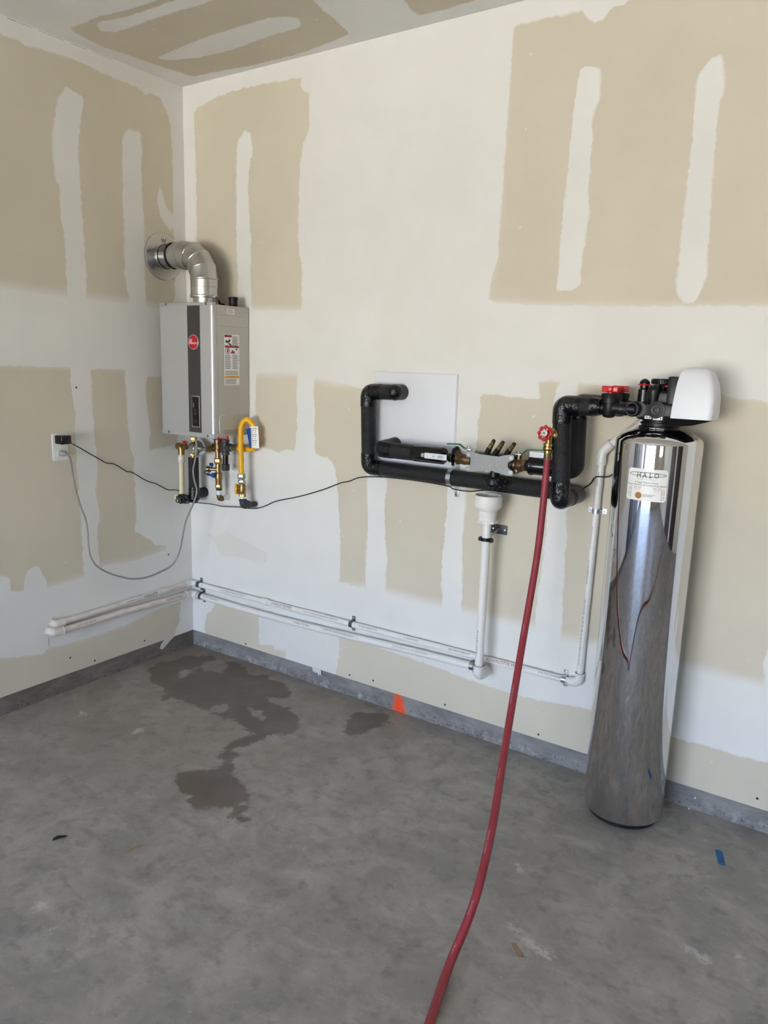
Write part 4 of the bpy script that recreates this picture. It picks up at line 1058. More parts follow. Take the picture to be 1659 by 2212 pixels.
W2 = [(0.109, -0.124, 0.842), (0.135, -0.115, 0.834), (0.165, -0.085, 0.828), (0.215, -0.050, 0.823), (0.268, -0.030, 0.816), (0.378, -0.020, 0.825), (0.485, -0.025, 0.833), (0.541, -0.014, 0.850), (0.617, -0.010, 0.885), (0.755, -0.010, 0.924), (0.894, -0.010, 0.972), (1.004, -0.010, 1.018), (1.055, -0.010, 1.032), (1.097, -0.012, 1.051), (1.146, -0.014, 1.062), (1.25, -.012, 1.072), (1.42, -.012, 1.074), (1.57, -.03, 1.072), (1.61, -.055, 1.068), (1.68, -.05, 1.066), (1.75, -.02, 1.075), (1.95, -.012, 1.085), (2.08, -.012, 1.10), (2.150, -0.015, 1.142), (2.169, -0.024, 1.168), (2.186, -0.038, 1.179), (2.205, -0.034, 1.180), (2.222, -0.026, 1.182), (2.240, -0.022, 1.196), (2.28, -.012, 1.25), (2.34, -.012, 1.33), (2.38, -.02, 1.40), (2.40, -.08, 1.44)]
mb = MB().tube(smooth_path(W1 + coil + W2, 5), .0024, 8)
obj('adapter_cord', mb, 'cord_black', adapter)
mb = MB().tube(smooth_path([(.085, -.13, .853), (.10, -.137, .848), (.108, -.128, .838), (.094, -.118, .834), (.084, -.122, .845), (.085, -.13, .853)], 4), .003, 8)
obj('twist_tie', mb, 'rubber', adapter)

pcord = thing('power_cable', 'grey power cable drooping from the outlet up to the heater', 'cable', (.03, -.75, 1.12))
mb = MB().lathe([(.011, 0), (.0135, .003), (.0135, .016), (.010, .024), (.0065, .030)], (.0085, -.748, 1.124), (.95, .28, -.12), 18)
obj('plug', mb, 'cord_grey', pcord)
G1 = [(.034, -.742, 1.121), (.044, -.734, 1.112), (0.040, -0.722, 1.085), (0.030, -0.712, 1.050), (0.025, -0.706, 1.024), (0.025, -0.693, 0.948), (0.025, -0.673, 0.869), (0.025, -0.652, 0.811), (0.028, -0.646, 0.744), (0.033, -0.648, 0.674), (0.038, -0.638, 0.622), (0.046, -0.614, 0.580), (0.055, -0.557, 0.538), (0.065, -0.49, 0.505), (0.075, -0.441, 0.488), (0.090, -0.373, 0.484), (0.110, -0.302, 0.500), (0.130, -0.244, 0.528), (0.150, -0.215, 0.592), (0.162, -0.200, 0.676), (0.181, -0.196, 0.751), (0.213, -0.194, 0.810), (0.242, -0.19, 0.867), (0.255, -0.19, 0.897), (0.255, -0.188, 0.927), (0.242, -0.188, 0.960), (0.234, -0.188, 0.993), (0.234, -0.188, 1.020), (0.242, -0.188, 1.045), (0.250, -0.188, 1.072), (0.257, -0.188, 1.098), (0.260, -0.188, 1.132), (0.256, -0.188, 1.19)]
obj('cord', MB().tube(smooth_path(G1, 6), .0042, 10), 'cord_grey', pcord)

# ------------------------------------------------------------------ white drain lines
def fitting_elbow(mb, pts, r, bend):
    """elbow fitting body with rimmed sockets; pts = three points"""
    p = fillet(pts, bend); mb.tube(p, r, 22)
    for a, b in ((p[0], p[1]), (p[-1], p[-2])):
        a = Vector(a); d = (Vector(b) - a).normalized()
        mb.lathe([(r * .96, 0), (r * 1.07, .001), (r * 1.07, .005), (r, .007)], a, d, 24)
    return mb
R1, R2 = .01335, .0167
upper = thing('drain_pipe', 'upper thin white plastic drain line along both walls rising behind the tank', 'pipe', (.016, -.4, .35))
zl0, zl1 = .351, .362
def zl(y): return zl0 + (zl1 - zl0) * (y + .83) / .83
def zr(x): return .360 + .0135 * x / 2.17
u0 = (.017, -.825, zl(-.825))
obj('elbow', fitting_elbow(MB(), [(.017, -.782, zl(-.79)), u0, (.0005, -.842, u0[2] + .012)], .0176, .016), 'pvc_dusty', upper)
pl1 = obj('pipe', MB().cyl((.017, -.79, zl(-.79)), (.017, -.235, zl(-.235)), R1), 'pvc_dusty', upper)
obj('coupling', MB().bcyl((.017, -.258, zl(-.258)), (.017, -.212, zl(-.212)), .0172), 'pvc_dusty', upper)
pl2 = obj('pipe', MB().cyl((.017, -.235, zl(-.235)), (.017, -.05, zl(-.05)), R1), 'pvc_dusty', upper)
obj('elbow', fitting_elbow(MB(), [(.017, -.062, zl(-.06)), (.017, -.017, .361), (.060, -.017, zr(.06))], .0176, .02), 'pvc', upper)
pr1 = obj('pipe', MB().cyl((.05, -.017, zr(.05)), (.55, -.017, zr(.55)), R1), 'pvc', upper)
obj('coupling', MB().bcyl((.527, -.017, zr(.527)), (.572, -.017, zr(.572)), .0172), 'pvc', upper)
pr2 = obj('pipe', MB().cyl((.55, -.017, zr(.55)), (2.15, -.017, zr(2.15)), R1), 'pvc', upper)
obj('elbow', fitting_elbow(MB(), [(2.138, -.017, zr(2.14)), (2.178, -.017, zr(2.178)), (2.178, -.017, .416)], .0178, .02), 'pvc', upper)
pv = obj('pipe', MB().cyl((2.178, -.017, .40), (2.190, -.017, 1.25), R1), 'pvc', upper)
obj('elbow', fitting_elbow(MB(), [(2.1895, -.017, 1.222), (2.191, -.018, 1.268), (2.224, -.019, 1.302)], .0178, .03), 'pvc', upper)
pd = obj('pipe', MB().tube(fillet([(2.215, -.019, 1.293), (2.338, -.020, 1.402), (2.372, -.085, 1.434)], .02), R1, 18), 'pvc', upper)
DIR = (0, -.88, .45)
def pipe_text(part, mat, items, adir, ndir, Rr):
    mb = MB()
    for s, size, c, sx in items: text_cyl(mb, s, size, c, adir, ndir, Rr, sx)
    return obj('print', mb, mat, part, flat=True)
SPEC = '3/4 IN. PVC 1120 SCH 40 PR 480 PSI @ 73F  ASTM D1785'
NSF = 'NSF-PW MADE IN U.S.A.'
pipe_text(pr1, 'ink_pipe', [(SPEC, .0075, (.33, -.017, zr(.33)), 1.0), ('SER', .0085, (.105, -.017, zr(.105)), 1.0)], (1, 0, .006), DIR, R1)
pipe_text(pr2, 'ink_pipe', [('CHARLOTTE PIPE', .0185, (.665, -.017, zr(.665)), .95), (SPEC, .008, (.91, -.017, zr(.91)), 1.05), (NSF, .009, (1.19, -.017, zr(1.19)), 1.1), ('12-17-2023 07 EXTR/30', .008, (1.42, -.017, zr(1.42)), 1.0),
          ('SIZE CHARLOTTE PIPE CORP', .009, (1.66, -.017, zr(1.66)), .9), ('3/4 X 10', .011, (1.945, -.017, zr(1.945)), .6), ('3/4 IN. PVC 1120 SCH 40', .009, (2.06, -.017, zr(2.06)), 1.0)], (1, 0, .006), DIR, R1)
pipe_text(pr2, 'ink_pipe_red', [('CHARLOTTE PIPE', .0185, (1.86, -.017, zr(1.86)), .95)], (1, 0, .006), DIR, R1)
pipe_text(pl1, 'ink_pipe', [('CHARLOTTE', .0185, (.017, -.30, zl(-.30)), .85), (NSF, .008, (.017, -.41, zl(-.41)), .9)], (0, 1, .012), (.9, -.1, .35), R1)
pipe_text(pl2, 'ink_pipe_red', [('3/4 IN. PVC 1120 SCH 40', .0075, (.017, -.135, zl(-.135)), 1.0)], (0, 1, .012), (.9, -.1, .2), R1)
pipe_text(pv, 'ink_pipe', [(SPEC, .009, (2.181, -.017, .58), 1.2), (NSF, .009, (2.184, -.017, .82), 1.0), ('12-17-2023 07 EXTR/30 NSF', .008, (2.186, -.017, .95), .9)], (.014, 0, 1), (-.35, -.93, 0), R1)
pipe_text(pv, 'ink_pipe_red', [('SIZE 3/4 CHARL', .010, (2.189, -.017, 1.17), .75)], (.014, 0, 1), (-.1, -1, 0), R1)
pipe_text(pd, 'ink_pipe_red', [('CHARLO', .0175, (2.298, -.0195, 1.3665), .8)], (.123, 0, .109), (-.3, -.93, .3), R1)

lower = thing('standpipe', 'white funnel-topped standpipe joined to the lower thick drain line', 'pipe', (1.79, -.1, .31))
q0 = (.021, -.842, .318)
obj('elbow', fitting_elbow(MB(), [(.021, -.795, .3135), q0, (.0005, -.862, .330)], .0218, .018), 'pvc_dusty', lower)
ll = obj('pipe', MB().tube([(.021, -.80, .3135), (.021, -.48, .3145), (.021, -.055, .3035)], R2, 20), 'pvc_dusty', lower)
obj('coupling', MB().bcyl((.021, -.475, .3145), (.021, -.452, .314), .0182), 'pvc_dusty', lower)
obj('elbow', fitting_elbow(MB(), [(.021, -.068, .304), (.021, -.021, .3025), (.070, -.021, .3015)], .0218, .024), 'pvc', lower)
lr = obj('pipe', MB().tube(smooth_path([(.055, -.021, .302), (.5, -.021, .296), (.93, -.021, .303), (1.33, -.021, .317), (1.72, -.021, .327)], 6), R2, 20), 'pvc', lower)
obj('elbow', fitting_elbow(MB(), [(1.742, -.021, .327), (1.790, -.021, .328), (1.790, -.062, .328)], .0218, .022), 'pvc', lower)
obj('elbow', fitting_elbow(MB(), [(1.790, -.056, .328), (1.790, -.100, .328), (1.790, -.100, .374)], .0218, .022), 'pvc', lower)
sp = obj('pipe', MB().cyl((1.790, -.1, .36), (1.790, -.1, .98), R2), 'pvc', lower)
mb = MB().lathe([(.0167, .960), (.030, .961), (.0385, .963), (.0385, .974), (.0345, .976), (.034, .982), (.0365, .986), (.0365, 1.010), (.040, 1.014), (.0525, 1.026), (.0535, 1.030), (.0535, 1.070), (.0500, 1.0715), (.0485, 1.069), (.0485, 1.032), (.036, 1.015), (.016, 1.008), (.001, 1.008)], (1.79, -.1, 0), (0, 0, 1), 44)
obj('funnel_reducer', mb, 'pvc', lower)
mb = MB().hexn((1.79, -.1, .962), (1.79, -.1, .975), .043)
obj('hex_bushing', mb, 'pvc', lower)
pipe_text(lr, 'ink_pipe', [('1 IN. PVC 1120 SCH 40 U.P.', .009, (.175, -.021, .3003), 1.0)], (1, 0, -.013), DIR, R2)
pipe_text(lr, 'ink_pipe', [('CHARLOTTE PIPE', .0125, (.80, -.021, .2995), 1.0), (SPEC, .009, (1.06, -.021, .3075), 1.1), ], (1, 0, .018), DIR, R2)
pipe_text(lr, 'ink_pipe', [(NSF + '  12-17-2023 07 EXTR/30', .0085, (1.42, -.021, .3195), 1.0)], (1, 0, .03), DIR, R2)
pipe_text(ll, 'ink_pipe_red', [('CHARLOTTE P', .0165, (.021, -.155, .3060), .95)], (0, 1, -.026), (.9, -.1, .3), R2)
pipe_text(ll, 'ink_pipe_red', [('ASTM D1785  NSF-PW', .010, (.021, -.68, .3140), 1.0), ('1120 SCH 40', .009, (.021, -.29, .3095), .8)], (0, 1, -.01), (.9, -.1, .3), R2)
pipe_text(sp, 'ink_pipe', [('1 IN. PVC 1120 SCH 40', .011, (1.79, -.1, .47), 1.0)], (0, 0, 1), (-.3, -.95, 0), R2)

# metal pipe straps
def strap_mesh(r, off, ear=.020):
    w = .0012; n = 14
    o = [(r + w + ear, 0), (r + w + ear, w), (r + 2 * w + .002, w)]
    o += [((r + 2 * w) * math.cos(math.pi * k / n), off + (r + 2 * w) * math.sin(math.pi * k / n)) for k in range(n + 1)]
    o += [(-(r + 2 * w + .002), w), (-(r + w + ear), w), (-(r + w + ear), 0), (-(r + w * .6), 0)]
    o += [(-(r + w * .6) * math.cos(math.pi * k / n), off + (r + w * .6) * math.sin(math.pi * k / n)) for k in range(n + 1)]
    o += [((r + w * .6), 0)]
    return o
def strap(loc, r, lab, mat='zinc', vertical=False, band=.018, gap=None):
    t = thing('pipe_strap', lab, 'pipe strap', loc, 'two-hole metal pipe straps')
    prof = strap_mesh(r, .017 if r < .015 else .021)
    if vertical:
        mp = lambda a, b, d: (loc[0] + a, -b, loc[2] + d)
    else:
        mp = lambda a, b, d: (loc[0] + d, -b, loc[2] + a)
    obj('strap_band', MB().prism(prof, mp, -band / 2, band / 2), mat, t)
    for s in (1, -1):
        a = s * (r + .0125)
        c = mp(a, .0014, 0)
        obj('screw', MB().lathe([(.0048, 0), (.0042, .0018), (.0015, .0024), (.0012, .0012)], c, (0, -1, 0), 12), 'zinc', t)
    return t
strap((.072, 0, zr(.072)), R1, 'dull grey strap on the upper drain pipe next to the corner', 'zinc_dark')
strap((1.09, 0, zr(1.09)), R1, 'metal strap midway along the upper drain pipe on the back wall', 'zinc_dark')
strap((2.118, 0, zr(2.118)), R1, 'shiny metal strap at the bottom elbow beside the steel tank', 'zinc')
strap((.092, 0, .3012), R2, 'dull grey strap on the lower drain pipe next to the corner', 'zinc_dark')
strap((1.722, 0, .327), R2, 'metal strap on the lower drain pipe at the standpipe elbow', 'zinc')
strap((2.1868, 0, 1.05), R1, 'shiny metal strap on the upright drain pipe beside the steel tank', 'zinc', vertical=True)

# split-ring clamp holding the standpipe off the wall
hang = thing('pipe_clamp', 'black split-ring clamp with wall plate holding the white standpipe', 'pipe clamp', (1.79, -.1, .9))
mb = MB().rbox(1.762, 1.832, -.005, 0, .902, .940, .001)
wp = obj('wall_plate', mb, 'iron', hang)
for x in (1.772, 1.822):
    obj('screw', MB().lathe([(.005, 0), (.004, .002), (.001, .0026)], (x, -.005, .921), (0, -1, 0), 12), 'zinc', wp)
obj('threaded_rod', MB().cyl((1.797, -.004, .921), (1.792, -.088, .898), .0042, 12), 'steel', hang)
mb = MB().lathe([(.0172, 0), (.021, .001), (.021, .013), (.0172, .014)], (1.79, -.1, .889), (0, 0, 1), 28)
mb.rbox(1.762, 1.772, -.112, -.096, .888, .904, .002); mb.rbox(1.808, 1.820, -.112, -.096, .887, .903, .002)
mb.cyl((1.814, -.118, .895), (1.814, -.094, .895), .0035, 8); mb.cyl((1.766, -.116, .896), (1.766, -.092, .896), .0035, 8)
mb.lathe([(.009, 0), (.009, .012)], (1.7915, -.078, .900), (-.05, -.96, -.26), 12)
obj('clamp_ring', mb, 'black_plastic', hang)

# ------------------------------------------------------------------ access panel
panel = thing('access_panel', 'square white plastic access panel behind the black pipes', 'access panel', (1.378, 0, 1.11))
mb = MB().rbox(1.172, 1.580, -.0045, 0, 1.112, 1.524, .002)
obj('panel_frame', mb, 'white_plastic', panel)
mb = MB().rbox(1.1745, 1.5775, -.009, -.003, 1.1145, 1.5215, .003, 3)
obj('panel_door', mb, 'white_plastic', panel)

# ------------------------------------------------------------------ black insulated water lines
def insul(t, pts, r, bend, splits=(), n=24, name='insulation'):
    return obj(name, MB().tube(fillet(pts, bend, 8), r, n), 'foam', t)
RA = .0318
lineA = thing('insulated_pipe', 'long black insulated pipe looping from access panel top to the front bypass valve', 'pipe', (1.19, -.05, 1.11))
ay, abt = -.062, 1.114
obj('wall_stub', MB().tube([(1.318, -.004, 1.440), (1.318, ay, 1.440)], RA * 1.02, 24), 'foam', lineA)
obj('wrap_tape', MB().sphere((1.318, ay, 1.440), RA * 1.06, 24, 14), 'tape_black', lineA)
obj('insulation', MB().cyl((1.318, ay, 1.440), (1.215, ay, 1.438), RA), 'foam', lineA)
obj('wrap_tape', MB().tube(fillet([(1.250, ay, 1.439), (1.183, ay, 1.437), (1.183, ay, 1.375)], .022), RA * 1.05, 24), 'tape_black', lineA)
obj('insulation', MB().cyl((1.183, ay, 1.395), (1.187, ay + .01, 1.15), RA), 'foam', lineA)
obj('wrap_tape', MB().tube(fillet([(1.186, ay + .008, 1.175), (1.187, ay + .012, abt), (1.255, -.05, abt)], .022), RA * 1.05, 24), 'tape_black', lineA)
obj('insulation', MB().cyl((1.235, -.05, abt), (1.800, -.05, abt - .003), RA), 'foam', lineA)
obj('insulation', MB().cyl((1.802, -.05, abt - .003), (2.110, -.05, abt - .004), RA * 1.02), 'foam', lineA)
FVx, FVy = 2.114, -.218
obj('wrap_tape', MB().tube(fillet([(2.06, -.05, abt - .004), (2.126, -.048, abt - .004), (2.122, -.130, abt - .006)], .018), RA * 1.03, 24), 'tape_black', lineA)
obj('insulation', MB().cyl((2.123, -.075, abt - .004), (2.120, FVy + .02, abt - .006), RA), 'foam', lineA)
obj('wrap_tape', MB().tube(fillet([(2.121, -.165, abt - .005), (2.120, FVy, abt - .006), (2.119, FVy, abt + .06)], .012), RA * 1.04, 24), 'tape_black', lineA)
obj('insulation', MB().cyl((2.119, FVy, abt + .045), (2.106, FVy, 1.405), RA), 'foam', lineA)
obj('wrap_tape', MB().tube(fillet([(2.1075, FVy, 1.375), (2.105, FVy, 1.437), (2.170, FVy, 1.437)], .020), RA * 1.05, 24), 'tape_black', lineA)
obj('insulation', MB().cyl((2.150, FVy, 1.437), (2.212, FVy, 1.438), RA), 'foam', lineA)
obj('end_tape', MB().lathe([(RA * .9, 0), (RA * 1.02, .002), (RA, .012), (RA * .92, .028), (RA * .84, .034)], (2.205, FVy, 1.438), (1, 0, 0), 24), 'tape_black', lineA)

lineB = thing('insulated_pipe', 'short black insulated pipe from access panel bottom to the backflow preventer', 'pipe', (1.285, -.11, 1.2))
by, bz = -.112, 1.205
RB = .033
obj('wall_stub', MB().cyl((1.292, -.004, 1.217), (1.286, by + .02, bz), RB), 'foam', lineB)
obj('wrap_tape', MB().tube(fillet([(1.290, -.060, bz + .006), (1.285, by, bz), (1.350, by, bz)], .020), RB * 1.03, 24), 'tape_black', lineB)
obj('insulation', MB().cyl((1.318, by, bz), (1.455, by, bz), RB), 'foam', lineB)
obj('insulation', MB().lathe([(RB * .95, 0), (RB * 1.03, .004), (RB * 1.03, .135), (RB * .9, .140)], (1.455, by, bz), (1, 0, 0), 24), 'black_gloss', lineB)

lineC = thing('insulated_pipe', 'black insulated pipe rising behind from backflow preventer to the rear bypass valve', 'pipe', (2.12, -.105, 1.2))
cyy = -.112
mb = MB().lathe([(.016, 0), (.020, .001), (.020, .010), (.034, .012), (.036, .016), (.036, .022), (.033, .026), (.033, .11)], (1.945, cyy, 1.205), (1, 0, 0), 26)
obj('insulation', mb, 'black_gloss', lineC)
obj('insulation', MB().tube(fillet([(2.04, cyy, 1.205), (2.128, -.108, 1.200), (2.124, -.106, 1.290)], .025), RA, 22), 'foam', lineC)
obj('insulation', MB().cyl((2.126, -.107, 1.25), (2.120, -.105, 1.41), RA), 'foam', lineC)
obj('wrap_tape', MB().tube(fillet([(2.1205, -.105, 1.385), (2.119, -.105, 1.441), (2.18, -.105, 1.441)], .020), RA * 1.05, 22), 'tape_black', lineC)
obj('insulation', MB().cyl((2.16, -.105, 1.441), (2.235, -.105, 1.441), RA), 'foam', lineC)

# wide strap round the long black pipe
ws = thing('pipe_hanger', 'wide curved zinc strap holding the long black pipe to the wall', 'pipe strap', (1.60, -.05, 1.05))
mb = MB(); wv = []
prof = []
for k in range(15):
    t = math.radians(-100 + 200 * k / 14)
    prof.append((-.05 - (RA + .0012) * math.cos(t), abt - .001 + (RA + .0012) * math.sin(t) * 1.02))
outer = [(-.003, 1.046), (-.0032, 1.072)] + prof + [(-.0032, 1.150), (-.003, 1.172)]
full = outer + [(y - .0016 if 1 < i < len(outer) - 2 else y - .0016, z) for i, (y, z) in reversed(list(enumerate(outer)))]
def band_strip(mb, line, x0, x1, th=.0016):
    n = len(line); P = [Vector((0, y, z)) for y, z in line]
    vs = []
    for i in range(n):
        d = (P[min(i + 1, n - 1)] - P[max(i - 1, 0)]).normalized(); nn = Vector((0, d.z, -d.y))
        for x, o in ((x0, 0), (x1, 0), (x1, th), (x0, th)):
            q = P[i] + nn * -o; vs.append((x, q.y, q.z))
    fs = []
    for i in range(n - 1):
        for k in range(4):
            fs.append((i * 4 + k, i * 4 + (k + 1) % 4, (i + 1) * 4 + (k + 1) % 4, (i + 1) * 4 + k))
    fs += [(3, 2, 1, 0), tuple((n - 1) * 4 + k for k in range(4))]
    return mb.add(vs, fs)
obj('strap_band', band_strip(MB(), outer, 1.586, 1.606), 'zinc', ws)
mb = MB().rbox(1.589, 1.607, -.0045, -.002, 1.028, 1.060, .001)
ear = obj('strap_ear', mb, 'zinc', ws)
obj('screw', MB().lathe([(.005, 0), (.0042, .002), (.001, .0026)], (1.598, -.0045, 1.040), (0, -1, 0), 12), 'brass', ear)

# lever valve in front of the short pipe
lever_v = thing('ball_valve_lever', 'white vinyl ball valve lever with oval logo lying on black pipe', 'valve handle', (1.52, -.15, 1.2))
mb = MB().rbox(1.528, 1.628, -.1575, -.153, 1.1935, 1.2165, .0022, 3)
lv = obj('lever', mb, 'white_plastic', lever_v)
mb = MB().rbox(1.512, 1.534, -.1555, -.152, 1.197, 1.213, .002); mb.cyl((1.520, by + .0, 1.205), (1.520, -.157, 1.205), .006, 12); mb.hexn((1.520, -.155, 1.205), (1.520, -.160, 1.205), .008)
obj('pivot', mb, 'steel', lever_v)
mb = MB(); tt = [(1.601 + .0135 * math.cos(2 * math.pi * k / 24), -.158, 1.205 + .0048 * math.sin(2 * math.pi * k / 24)) for k in range(25)]
mb.tube(tt, .0006, 5)
text_flat(mb, 'IX', .011, (1.570, -.1581, 1.205), (1, 0, 0), (0, 0, 1), 1.0)
mb.box(1.593, 1.609, -.1582, -.1578, 1.2042, 1.2060)
obj('lever_print', mb, 'ink', lv, flat=True)

# ------------------------------------------------------------------ backflow preventer
bf = thing('backflow_preventer', 'brass backflow preventer with grey cast side plate and green levers', 'backflow preventer', (1.8, -.11, 1.15))
yy = by
mb = MB().cyl((1.590, yy, bz), (1.66, yy, 1.200), .0135); mb.lathe([(.013, 0), (.019, .002), (.019, .022), (.015, .024)], (1.616, yy, 1.202), (1, 0, 0), 20)
obj('inlet_coupling', mb, 'black_gloss', bf)
mb = MB().torus((1.634, yy, 1.203), (1, 0, 0), .020, .0035, 24, 8); mb.sphere((1.640, yy - .012, 1.178), .007, 14, 10); mb.sphere((1.638, yy - .012, 1.229), .006, 14, 10)
obj('inlet_clamp', mb, 'black_plastic', bf)
mb = MB().lathe([(.015, 0), (.021, .002), (.021, .014), (.018, .017), (.0195, .026), (.0215, .032), (.0195, .05), (.0195, .08)], (1.650, yy, 1.200), (1, 0, 0), 26)
mb.hexn((1.650, yy, 1.200), (1.668, yy, 1.200), .0235)
mb.lathe([(.012, 0), (.012, .016), (.0135, .018), (.0135, .026)], (1.672, yy - .016, 1.214), (-.45, -.35, .85), 16)
obj('inlet_valve', mb, 'bronze', bf)
obj('bleed_cap', MB().lathe([(.0135, 0), (.014, .010), (.011, .014)], (1.661, yy - .025, 1.235), (-.45, -.35, .85), 16), 'black_plastic', bf)
# main body behind the plate
mb = MB().cyl((1.715, yy + .008, 1.199), (1.895, yy + .008, 1.203), .0285, 28)
mb.rbox(1.735, 1.885, yy - .020, yy + .03, 1.172, 1.232, .012, 3)
obj('main_body', mb, 'black_plastic', bf)
PL = [(1.705, 1.235), (1.719, 1.238), (1.739, 1.236), (1.765, 1.231), (1.824, 1.23), (1.841, 1.229), (1.859, 1.234), (1.884, 1.24), (1.904, 1.24), (1.906, 1.225), (1.896, 1.217), (1.883, 1.21), (1.883, 1.193), (1.891, 1.186), (1.905, 1.181), (1.908, 1.165), (1.902, 1.161), (1.881, 1.16), (1.861, 1.165), (1.828, 1.169), (1.817, 1.165), (1.792, 1.164), (1.783, 1.17), (1.769, 1.167), (1.735, 1.16), (1.709, 1.159), (1.708, 1.177), (1.725, 1.183), (1.727, 1.203), (1.725, 1.215), (1.707, 1.216)]
mb = MB().prism(PL, lambda a, b, d: (a, d, b), -.146, -.1385)
pl_ = obj('side_plate', mb, 'cast', bf, flat=True)
bv = pl_.modifiers.new('soft_edges', 'BEVEL'); bv.width = .0015; bv.segments = 2; bv.limit_method = 'ANGLE'
for x, z in ((1.719, 1.225), (1.721, 1.171), (1.895, 1.228), (1.895, 1.174)):
    mb = MB().lathe([(.0072, 0), (.0072, .001)], (x, -.146, z), (0, -1, 0), 18); mb.hexn((x, -.1465, z), (x, -.151, z), .0052)
    obj('bolt', mb, 'zinc', pl_)
mb = MB()
for x in (1.786, 1.806): mb.cyl((x, -.1462, 1.169), (x, -.1458, 1.169), .0013, 10)
obj('hole', mb, 'dark', pl_, flat=True)
mb = MB().rbox(1.709, 1.900, yy + .030, yy + .036, 1.165, 1.235, .004)
obj('rear_plate', mb, 'cast', bf)
# outlet valve
mb = MB().lathe([(.0215, 0), (.0215, .006), (.0195, .008), (.0195, .014), (.0215, .016), (.0215, .022), (.019, .024), (.024, .034), (.024, .046), (.019, .050)], (1.880, yy, 1.201), (1, 0, 0), 26)
mb.hexn((1.922, yy, 1.203), (1.944, yy, 1.204), .0245); mb.cyl((1.911, yy, 1.21), (1.911, yy, 1.240), .0095, 16)
mb.rbox(1.888, 1.912, yy - .010, yy + .010, 1.168, 1.190, .005)
obj('outlet_valve', mb, 'bronze', bf)
obj('outlet_neck', MB().bcyl((1.940, yy, 1.204), (1.965, yy, 1.205), .0165), 'black_gloss', bf)
for nm, pts, nx in (('g', [(1.702, 1.244), (1.690, 1.243), (1.664, 1.2585), (1.611, 1.256)], 1.704), ('h', [(1.915, 1.244), (1.924, 1.244), (1.947, 1.2625), (2.012, 1.266)], 1.911)):
    mb = MB()
    line = [(p[0], p[1]) for p in pts]
    vs = []; th = .0045; wd = .013
    n = len(line)
    for i, (x, z) in enumerate(line):
        for y_, o in ((-wd / 2, -th / 2), (wd / 2, -th / 2), (wd / 2, th / 2), (-wd / 2, th / 2)):
            vs.append((x, yy - .010 + y_, z + o))
    fs = []
    for i in range(n - 1):
        for k in range(4):
            fs.append((i * 4 + k, i * 4 + (k + 1) % 4, (i + 1) * 4 + (k + 1) % 4, (i + 1) * 4 + k))
    fs += [(3, 2, 1, 0), tuple((n - 1) * 4 + k for k in range(4))]
    mb.add(vs, fs)
    gl = obj('green_lever', mb, 'green', bf)
    mb = MB().hexn((nx, yy - .010, 1.244), (nx, yy - .010, 1.253), .0068); mb.rbox(nx - .016, nx + .014, yy - .019, yy - .001, 1.240, 1.2445, .001)
    obj('lever_nut', mb, 'zinc', gl)
for (x0, z0, x1, z1) in ((1.789, 1.244, 1.812, 1.285), (1.824, 1.244, 1.850, 1.282), (1.871, 1.246, 1.896, 1.280)):
    a = Vector((x0, yy - .012, z0)); b = Vector((x1, yy - .016, z1)); d = (b - a).normalized(); Ln = (b - a).length
    mb = MB().lathe([(.0078, -.004), (.0078, Ln * .30), (.0092, Ln * .32), (.0092, Ln * .62), (.0074, Ln * .64), (.0074, Ln * .70), (.0088, Ln * .72), (.0088, Ln * .86), (.006, Ln * .88), (.006, Ln)], a, d, 16)
    tcx = obj('test_cock', mb, 'brass', bf)
    mb = MB().lathe([(.0070, Ln * .90), (.0074, Ln * .92), (.0074, Ln * 1.02), (.0055, Ln * 1.08)], a, d, 8)
    obj('cap', mb, 'rubber', tcx)
    mb = MB().lathe([(.0105, -.014), (.0105, Ln * .22), (.0085, Ln * .26)], a, d, 16)
    obj('boot', mb, 'black_plastic', tcx)
mb = MB().lathe([(.020, 1.172), (.020, 1.150), (.030, 1.146), (.033, 1.140), (.033, 1.122), (.028, 1.116), (.020, 1.112), (.018, 1.100), (.012, 1.098)], (1.822, -.128, 0), (0, 0, 1), 26)
cup = obj('relief_port', mb, 'black_plastic', bf)
mb = MB().lathe([(.012, 0), (.024, .002), (.024, .022), (.020, .025), (.001, .025)], (1.838, -.128, 1.132), (.8, -.6, 0), 24)
obj('port_flange', mb, 'black_plastic', cup)
for k in range(6):
    an = 2 * math.pi * k / 6 + .3
    c = Vector((1.838, -.128, 1.132)) + Vector((.8, -.6, 0)) * .0255 + (Vector((.6, .8, 0)) * math.cos(an) + Vector((0, 0, 1)) * math.sin(an)) * .017
    obj('screw', MB().lathe([(.0026, 0), (.002, .002)], c, (.8, -.6, 0), 8), 'zinc', cup)

glev = thing('ball_valve_lever', 'pale grey ball valve lever half hidden behind the red hose', 'valve handle', (1.96, -.09, 1.24))
obj('lever', MB().rbox(1.957, 2.045, -.128, -.122, 1.236, 1.258, .003, 3), 'white_plastic', glev)
obj('pivot', MB().cyl((2.04, -.125, 1.247), (2.045, -.112, 1.215), .006, 10), 'steel', glev)

